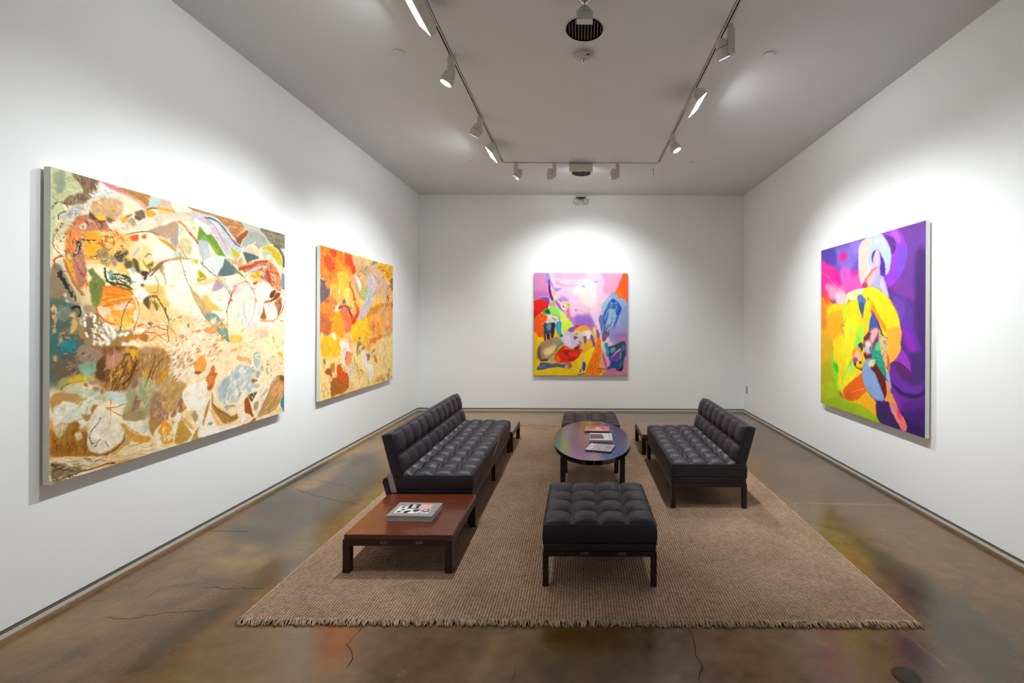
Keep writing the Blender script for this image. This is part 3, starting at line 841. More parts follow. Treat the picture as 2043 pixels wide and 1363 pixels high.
F a87050 7 1663,616 1755,560 1754,648 1701,736 1675,667
S 6c3018 12 1728,596 1754,648 1714,718
S d07868 12 1802,522 1788,647 1701,744 1636,770
S b88898 10 1770,295 1756,402 1728,491
F 888c98 5 1756,367 1803,362 1802,487 1755,472
F e8e4e8 18 1251,645 1515,620 1675,632 1675,761 1313,815
D 66 70 84 8 105 30 fbfbfb,d0c8cc,f4ecec,b8b0b8,ece4dc,fffaf0 1251,645 1676,615 1662,761 1355,847 1230,737
F a06018 4 1527,637 1551,711 1569,736 1550,761 1503,752 1497,728 1521,695
F fff8f4 7 1550,786 1624,787 1636,829 1562,828
S e09870 14 1497,769 1587,769 1662,778
S e09468 12 1740,770 1780,771
D 70 60 48 10 134 26 f8e0c0,f0b478,fff4e8,e8a060,f8d0b0 876,772 1132,745 1132,819 917,870
S e8a050 10 835,846 917,835 1021,817 1141,797
F f0a860 10 934,822 1003,816 1057,846 985,865
D 71 160 35 11 148 20 fff8f0,e8b890,fbe8d8,d89468,fffaf4,c88058,e8d8d8 698,848 985,830 1094,891 933,1010 834,1056 654,1076 684,912
D 72 90 35 14 148 16 fffcf4,f4dcc0,dcc8c0,c8a480,fff4e8,b08c60,e4d4d8 655,949 900,980 866,1141 711,1174 654,1089
D 73 40 25 10 26 20 ffffff,fff0e0,e8a868 614,871 698,913 698,965 613,959
S e0a060 8 614,795 656,809 698,848 713,901
F f8e8d8 6 728,797 804,792 812,852 743,843
D 74 16 15 8 130 30 5c584c,8c8c80 656,751 751,738 751,771 670,777
F 807868 3 808,799 806,808 800,812 795,808 792,798 795,789 800,785 806,789
S 50442c 7 628,682 642,732 656,770
S 8c6c4c 6 656,770 648,834 655,898
D 75 50 46 10 150 14 c8783c,d89058,f4dcc0,e0a878,fff8f0 950,941 1112,877 1093,979 1020,1075 933,1010
F 7c5020 5 850,1126 899,1090 933,1066 941,1109 882,1143
F e8a04c 10 850,1058 916,1009 950,1068 932,1122 866,1114
F c86c2c 4 1002,1094 1028,1104 1028,1140 1051,1154 1028,1183 1010,1245 983,1270 949,1236 949,1180 975,1141
F e08848 6 966,1168 1010,1167 1010,1217 975,1212
F b85c30 3 798,1233 841,1233 845,1274 825,1288 794,1266
F b0542c 4 848,1207 882,1219 886,1254 873,1293 873,1355 857,1358 861,1291
F b8582c 4 907,1212 928,1208 923,1274 927,1302 902,1326 910,1286
F b4542c 4 825,1308 841,1308 845,1349 825,1349
F c0a068 11 612,1172 771,1182 786,1251 741,1283 681,1362 639,1354 611,1310
D 76 50 43 11 128 20 c8a870,b4945c,d8bc88,a8844c 612,1109 771,1182 771,1275 667,1353 611,1310
F b08c68 3 697,1262 694,1273 685,1276 677,1270 674,1258 677,1248 686,1245 694,1251
F a8846c 3 646,1266 641,1276 629,1278 617,1272 612,1260 617,1250 629,1248 641,1254
F 9c7464 4 740,1289 786,1291 809,1322 801,1354 770,1368 718,1383 689,1393 671,1379 711,1336
F f0a868 4 759,1313 778,1323 786,1351 763,1360
F f0b880 3 711,1343 733,1334 733,1353 714,1369
F d8a848 6 611,1410 653,1426 695,1495 688,1558 610,1537
F f8a428 5 611,1410 646,1418 667,1462 638,1467 611,1473
D 77 30 30 10 102 30 fbf0e0,f8b860,f8e0b8 611,1436 688,1486 680,1556 610,1537
F fffaf0 8 794,1212 949,1194 948,1306 931,1373 832,1394 786,1344 756,1272
F fbf8f0 8 710,1381 755,1391 824,1473 848,1520 931,1359 983,1312 1018,1418 1053,1534 1287,1582 913,1620 702,1562
F c8a048 4 702,1562 740,1427 785,1464 832,1543 824,1554 777,1583
F c89c40 5 824,1596 889,1502 880,1569 930,1589
F f4d0a0 4 778,1396 841,1375 824,1440 801,1448
F a8a078 3 836,1408 857,1385 881,1432 864,1469 844,1444
F 9ca4a4 4 848,1404 873,1409 873,1437 856,1433
F d8ac70 3 747,1396 778,1422 848,1499 832,1509 770,1441
F c89458 4 939,1409 983,1326 974,1388 930,1505 918,1509 931,1456
F 8c7c78 2 678,1419 696,1427 687,1444
F f4c880 4 982,1397 1018,1418 1053,1484 1081,1519 1099,1538 1062,1540 1026,1492
F b08448 4 1005,1280 1014,1317 1009,1359 1054,1404 1128,1456 1186,1491 1246,1488 1246,1527 1166,1542 1109,1533 1072,1488 1009,1402 996,1357
S 7c5c30 6 1005,1359 1054,1419 1128,1463 1186,1506 1236,1517
F 94a098 6 973,1494 1008,1495 999,1514 973,1512
F c8d4d8 15 1055,1252 1188,1167 1249,1128 1398,1097 1396,1368 1247,1389 1148,1385 1063,1355
D 78 110 37 20 117 30 b0c4d4,f0f0e8,a8bccc,fbf8ec,c4d0d8,e8dcc0 1073,1240 1249,1113 1398,1081 1465,1282 1288,1365 1129,1382 1063,1355
F b4c8d0 5 1421,1034 1495,1032 1495,1106 1465,1152 1442,1149 1420,1099
F b0c0c8 4 1364,1157 1431,1164 1431,1180 1375,1198 1343,1186
F a8bcc8 5 1442,1182 1488,1187 1476,1235 1442,1222
F a8bcc8 3 1262,1195 1255,1214 1236,1219 1217,1209 1210,1188 1217,1170 1236,1164 1255,1175
F b4c4cc 3 1536,1168 1529,1182 1512,1187 1495,1178 1488,1163 1495,1148 1512,1144 1529,1152
F acc0cc 4 1092,1228 1168,1187 1168,1239 1129,1293 1091,1353 1068,1349
F acc0cc 5 1258,1329 1310,1334 1288,1373 1257,1368
S a8b8c4 15 1129,1278 1110,1334
S a8b8c4 12 1168,1314 1148,1363
F b8c8cc 5 1397,1280 1488,1294 1488,1318 1430,1317
F a8b8bc 4 1109,1408 1167,1408 1226,1423 1187,1430 1147,1438
S 646c64 4 1109,1408 1167,1408 1232,1424
S fbf8ec 9 1267,1408 1288,1520 1287,1590
S d8d0b8 4 1257,1391 1267,1485
D 79 120 54 9 46 70 fbf4c8,f0e8a8,d8b048,fffae8,e8dca8,c8c8a0,f8f0d8 1170,865 1399,905 1793,904 1791,1152 1512,1124 1376,1047 1169,1000
F f4c868 9 1170,887 1281,884 1291,923 1209,942 1170,925
F e8b058 9 1169,1000 1249,975 1229,1004
F e0b470 8 1229,1050 1354,1061 1398,1120 1332,1090 1269,1084
D 80 40 80 9 129 30 f4ecec,e0c8c4,fbf4f0,d8c4b4 1292,745 1662,779 1610,998 1466,973 1291,853
F ecc8b4 10 1490,851 1586,854 1586,904 1490,909
S d0b020 14 1648,907 1667,959
F d8b020 5 1738,1042 1771,1062 1771,1106 1751,1078 1699,1056
S c0a040 12 1807,816 1799,949
S e0a030 12 1813,949 1812,1012
S b88840 8 1609,1142 1560,1137
S c89c50 8 1420,1050 1455,1029
D 81 30 36 12 121 30 c8c498,e8e4c8,b0a878,a8bcb8 1560,1162 1764,1132 1764,1219 1584,1266
F f4ece0 12 1441,1343 1608,1286 1671,1260 1463,1550 1417,1541 1374,1460
F fbf0e0 7 1247,1419 1331,1310 1341,1516 1417,1565 1287,1582
F a04c14 4 1320,1394 1352,1380 1374,1420 1401,1497 1423,1542 1406,1542 1362,1509 1330,1498 1320,1449
F 5c4c30 4 1363,1366 1453,1349 1430,1390 1396,1420
D 82 14 25 6 54 60 fff4e0,241c10 1374,1364 1447,1352 1401,1417
F 8c6820 3 1397,1240 1465,1258 1408,1270
F b4a474 4 1424,1437 1469,1429 1475,1471 1440,1505 1423,1477
F c0a870 4 1499,1402 1571,1348 1583,1358 1534,1392
F 945c20 4 1287,1578 1362,1584 1429,1559 1468,1584 1406,1586 1329,1592
F b8945c 4 1463,1550 1522,1472 1583,1400 1633,1323 1697,1264 1737,1251 1804,1278 1810,1394 1762,1448 1708,1525 1606,1556 1463,1567
F dca070 7 1607,1387 1671,1312 1763,1325 1776,1415 1709,1456 1670,1432
D 83 50 83 8 141 20 a88450,d8b880,c49868,8c6c3c,c8a878 1474,1545 1697,1281 1804,1295 1762,1448 1606,1547
F 7c5c30 5 1737,1260 1797,1268 1783,1310 1750,1288
S 8c7854 7 1522,1489 1583,1400 1658,1276 1737,1251 1811,1270
F 4c8498 4 1810,1421 1809,1580 1781,1566 1748,1489
F f0e0b8 7 1469,1560 1606,1556 1748,1533 1788,1576 1809,1598 1474,1589
S e0c898 4 1463,1558 1762,1501
S 7c6c54 9 1817,976 1816,1172
J 15 120 60 12 .08
J 5 1700 28 6 .12'''
P2 = '''F f6c878 6 -68,-32 2094,-400 2068,2012 -81,1605
F f08020 15 6,-1 604,7 715,119 657,238 265,367 36,348
F f4a038 30 242,304 467,284 465,487 312,561 217,435
D 1 160 73 15 46 40 f8601c,f0901c,e84018,f8b040,ff7a20,e05c30,f8c868 11,1 604,7 714,190 266,341 14,325
F f04410 10 173,23 305,9 304,75 220,80
F f24a0c 11 495,22 603,21 658,97 729,153 714,219 643,212 602,146 495,131
F d84820 12 71,107 184,104 267,211 242,265 103,216
D 2 30 40 9 47 30 b83018,e87848,902818,f09060 71,82 219,132 266,237 115,227
F f6a020 10 268,74 391,144 547,194 601,299 467,257 365,187
F 6c5c70 10 9,325 91,349 182,399 182,476 146,542 56,608 6,609
D 3 50 44 6 72 24 8a6c6c,584c68,a07860,4a4460 14,337 159,395 170,502 45,608 6,603
F e08a48 13 91,368 218,332 277,379 194,431 124,422
F f8b850 11 182,399 314,363 414,423 491,527 413,584 312,587 217,500
F fff0c8 3 383,452 376,474 360,483 344,475 338,454 345,432 361,422 377,430
F fff4d8 3 383,515 377,527 362,532 348,528 343,517 348,505 363,500 377,504
F e0843c 12 170,502 288,536 312,587 215,629 67,608
F e08c38 9 6,609 123,568 288,588 299,693 360,800 4,881
F c8784c 16 6,696 145,726 213,887 4,943
S a02c10 7 11,733 66,739
S c04820 5 44,714 111,701 156,752
F f8c040 7 340,242 520,224 601,299 656,407 683,519 711,603 599,578 491,541 414,423 352,321
F fbdc80 11 466,420 628,395 669,534 682,604 571,607 491,527
F e05010 6 601,334 656,393 712,475 740,559 828,636 783,687 711,589 655,450 587,384
D 4 50 58 7 62 20 d04810,f8c878,b84418,f09840,e8a060 601,341 712,475 843,650 710,724 598,606
F e4a488 10 602,230 714,261 801,340 860,438 799,485 713,389 628,325
F f8f0e8 6 714,233 801,268 891,363 875,452 801,369
F d8b08c 9 659,55 804,22 956,39 1052,57 1219,44 1396,119 1545,219 1721,339 1720,424 1522,532 1180,575 1080,532 952,492 891,333 772,227 729,146
F d8b48c 11 659,55 804,22 941,41 878,85 715,119
F d4b4a4 15 1117,72 1289,67 1469,193 1621,312 1393,360 1252,244
F b8a878 15 773,141 924,109 1084,121 1050,201 892,216 802,181
F c8c4d4 14 1050,201 1184,188 1286,288 1216,418 1081,426 1017,309
S b87050 12 772,227 832,178 893,172 862,219 787,255
S d87848 14 743,216 831,265 891,333
S e89070 9 730,117 924,94 1117,133 1218,216 1358,315 1468,331
S e0a080 8 1018,264 1116,255 1149,299 1082,350 1001,325 1017,279
D 5 50 63 8 34 30 c0b0a8,e0c4a8,a8a078,d0c0c8,e8b898 744,130 1202,62 1621,312 1198,450 921,427
F b4b870 9 892,319 985,356 1016,429 952,507 859,511 800,470
F b8bc80 9 953,433 1016,384 1081,395 984,461
F c4b890 18 1393,408 1562,432 1542,499 1356,522
F 7c88a0 9 1101,35 1168,8 1307,10 1219,44 1151,60
F c8bcb0 7 925,42 1020,15 1151,22 1117,72 987,79
F f8cc40 6 804,0 1151,6 1118,30 925,28
F f0b810 11 1219,44 1786,-7 1784,164 1662,242 1545,202 1396,103
D 6 60 70 9 1 60 f8dc60,c89010,a08050,f8b820,7c5020,e8a030,a8a090 1254,40 1786,2 1784,198 1622,212 1433,115
S 6c4c18 10 1433,107 1565,102 1663,142 1643,160
S 50484c 9 1218,184 1287,233
S 60585c 6 1288,115 1323,151
S e08020 10 1488,191 1602,264 1701,324
S f0ece0 8 1507,189 1661,293 1782,404
F 787088 11 1682,224 1795,172 1794,266
F a87030 14 1661,276 1794,275 1793,377
F e8c890 15 1181,451 1467,404 1581,480 1428,568 1180,544
F f8c810 14 1163,560 1392,529 1391,601 1248,628
F b8c4d4 6 1049,397 1199,373 1147,499 1146,591 1063,654 981,730 797,774 768,745 798,673 889,613 952,522
F d0c0d0 10 828,651 1047,617 1013,708 797,760
D 7 40 81 7 139 12 98a8bc,d8e0e8,b0b8d0,c8bcd0 1048,428 1164,413 1079,624 797,760 858,628
F d89030 17 1079,624 1801,548 1797,933 1109,913
D 8 120 78 8 124 24 6c3010,a85c18,e0a040,44200c,f8c060,c87c2c,883c20 1581,414 1802,488 1799,762 1426,811 1111,760 1248,612 1503,582
S 3c1808 12 1620,412 1639,511 1502,647 1445,713
S 40200c 11 1760,507 1759,617
F 8c3c20 6 300,588 362,612 451,596 544,601 598,641 667,724 653,759 570,690 490,622 387,638 324,633
S f09460 16 349,599 438,587 517,594
F c88078 6 387,652 490,616 570,662 653,759 680,816 489,813 412,718
F f8ece4 3 275,621 318,600 349,639 324,673 275,667
F fbf0e8 4 349,692 425,691 411,738 348,745
S 5c1c10 9 263,647 300,594
S 5c2818 7 386,678 438,691 412,718
F f4a018 15 5,796 286,765 437,800 261,888
F 706878 8 439,529 491,541 504,574 438,576
F f0784c 9 412,693 543,664 653,746 666,789 652,845 596,899 501,903 462,855
F f09070 6 411,773 516,774 555,857 488,855
F d83c0c 6 653,775 768,660 828,666 738,775 680,817
F f4a418 15 132,841 239,714 387,666 450,760 488,896 410,961 261,903
F c4703c 16 6,678 88,727 214,798 178,881 75,947 4,907
F f8ca00 14 638,831 797,768 1029,731 1144,746 1076,929 1011,1002 1010,1077 707,1031 637,929
D 9 60 53 10 100 20 f8d828,f4c000,f8e060,f0a800 652,845 1045,777 1076,1005 794,1050 651,985
F e4b070 23 1319,636 1801,592 1796,1038 1576,961 1387,971
F f8b050 16 1045,746 1248,684 1464,730 1557,862 1387,963 1109,945
D 10 60 62 14 41 50 f06c10,f8a040,f8c888,e87838,d8a878 1111,777 1757,781 1776,951 1461,990 1076,944
F f47c10 7 1109,991 1369,978 1480,950 1424,1021 1210,1026 1108,1067
F fbe0a0 18 4,919 120,968 213,920 334,984 487,964 650,1014 884,1143 1108,1106 1244,1052 1461,990 1654,1031 1797,952 1811,1596 1103,1586 646,1568 4,1585
D 11 220 68 10 86 22 fbe8b8,f8d070,f4bc50,fff0d0,f0c468,e8a848,fce098 9,932 651,957 1107,1128 1796,1003 1801,1586 646,1561 10,1574
F f4c020 16 14,981 98,923 213,946 359,959 383,1147 141,1166 30,1118
D 12 60 40 7 71 30 f8b010,e89018,f8d858,d8c040,f8e080 20,957 359,946 357,1198 40,1169
F fbf4ec 4 219,895 285,910 309,944 273,962 237,941
F f8f0f0 5 384,993 461,1004 486,1101 566,1217 538,1338 472,1276 408,1149
F fff6f4 3 500,1006 567,1037 580,1086 635,1132 513,1116 487,1073
F f8b898 6 514,952 595,941 650,1042 622,1082 567,1037
F f09868 8 513,1123 635,1146 635,1209 565,1286 512,1253
S e8a030 9 649,1196 593,1275 524,1337 485,1291
F 5c6474 3 68,1172 101,1175 95,1250 73,1235
S 586070 8 84,1248 95,1300
F c88c3c 6 199,1222 283,1230 270,1333 234,1342 198,1286
F a85c10 4 95,1300 164,1270 210,1300 233,1355 293,1402 318,1366 382,1253 432,1312 484,1380 537,1359 591,1435 563,1535 482,1563 256,1579 208,1571 221,1482 245,1408 186,1349 129,1329
F f0d098 6 222,1321 306,1338 293,1395 245,1376
F d85410 10 331,1262 407,1269 537,1393 564,1452 406,1444 331,1367
D 13 60 38 8 112 30 f09830,d85c10,f8c878,e88020,a85810 307,1285 458,1370 591,1442 536,1551 292,1559 256,1488
F a06410 6 209,1416 306,1403 305,1522 256,1572 208,1571
F d8d0c8 5 592,1303 648,1252 676,1312 633,1405 591,1442 564,1383
S c08030 9 663,1141 705,1229 792,1353 821,1458
S c88c40 6 675,1410 704,1329
S d89838 10 852,1360 913,1381 881,1436 806,1470
F 76788a 4 780,1035 855,1024 870,1054 809,1080 778,1193 756,1177
F 76788a 3 843,984 824,996 802,998 789,989 792,973 811,961 833,959 846,968
S 76788a 7 825,993 870,1032
F 8c7c80 3 994,1110 975,1122 931,1125 887,1116 869,1102 887,1089 931,1086 975,1095
S 8c8088 9 900,1026 916,1057 885,1070
S c08878 4 948,969 995,986 932,1020
F c8b060 6 794,1122 854,1126 853,1177 778,1178
F 80807c 4 1009,1182 1090,1188 1090,1234 1040,1283 1017,1228
F fbf0ec 9 899,1144 1009,1197 1040,1305 1190,1320 1205,1477 1104,1525 1039,1426 914,1278
F f07020 5 1182,1219 1242,1212 1312,1292 1321,1333 1259,1295
S c86020 5 1140,1207 1261,1115
S d87c30 5 1123,1214 1294,1330
F f8a030 10 1010,1039 1108,1083 1042,1139
F a8c0a0 5 1499,942 1556,961 1556,1027 1518,992
D 14 50 62 9 86 10 a0bca0,d8c478,88a898,e8cc88,f8e8b0 1480,942 1756,951 1792,1380 1457,1346
D 15 60 48 10 47 50 5c5c54,806c48,a89058,f0d8a0,484844 1493,1537 1629,1488 1770,1497 1801,1586 1455,1581
F e0a458 12 1257,1530 1437,1490 1474,1543 1309,1577
F d8a848 3 1730,1458 1718,1481 1689,1487 1661,1474 1649,1449 1661,1427 1690,1420 1718,1433
S 906c30 8 675,1481 681,1517
S 986c28 6 536,1503 556,1540
S b07840 8 1039,1471 1070,1559
S a88838 7 1187,1568 1239,1559
D 16 50 25 6 59 30 a88030,c8a040,f8e0a0,8c7c50 12,1315 221,1392 196,1556 15,1563
J 16 260 110 24 .12
J 6 2600 44 9 .14'''
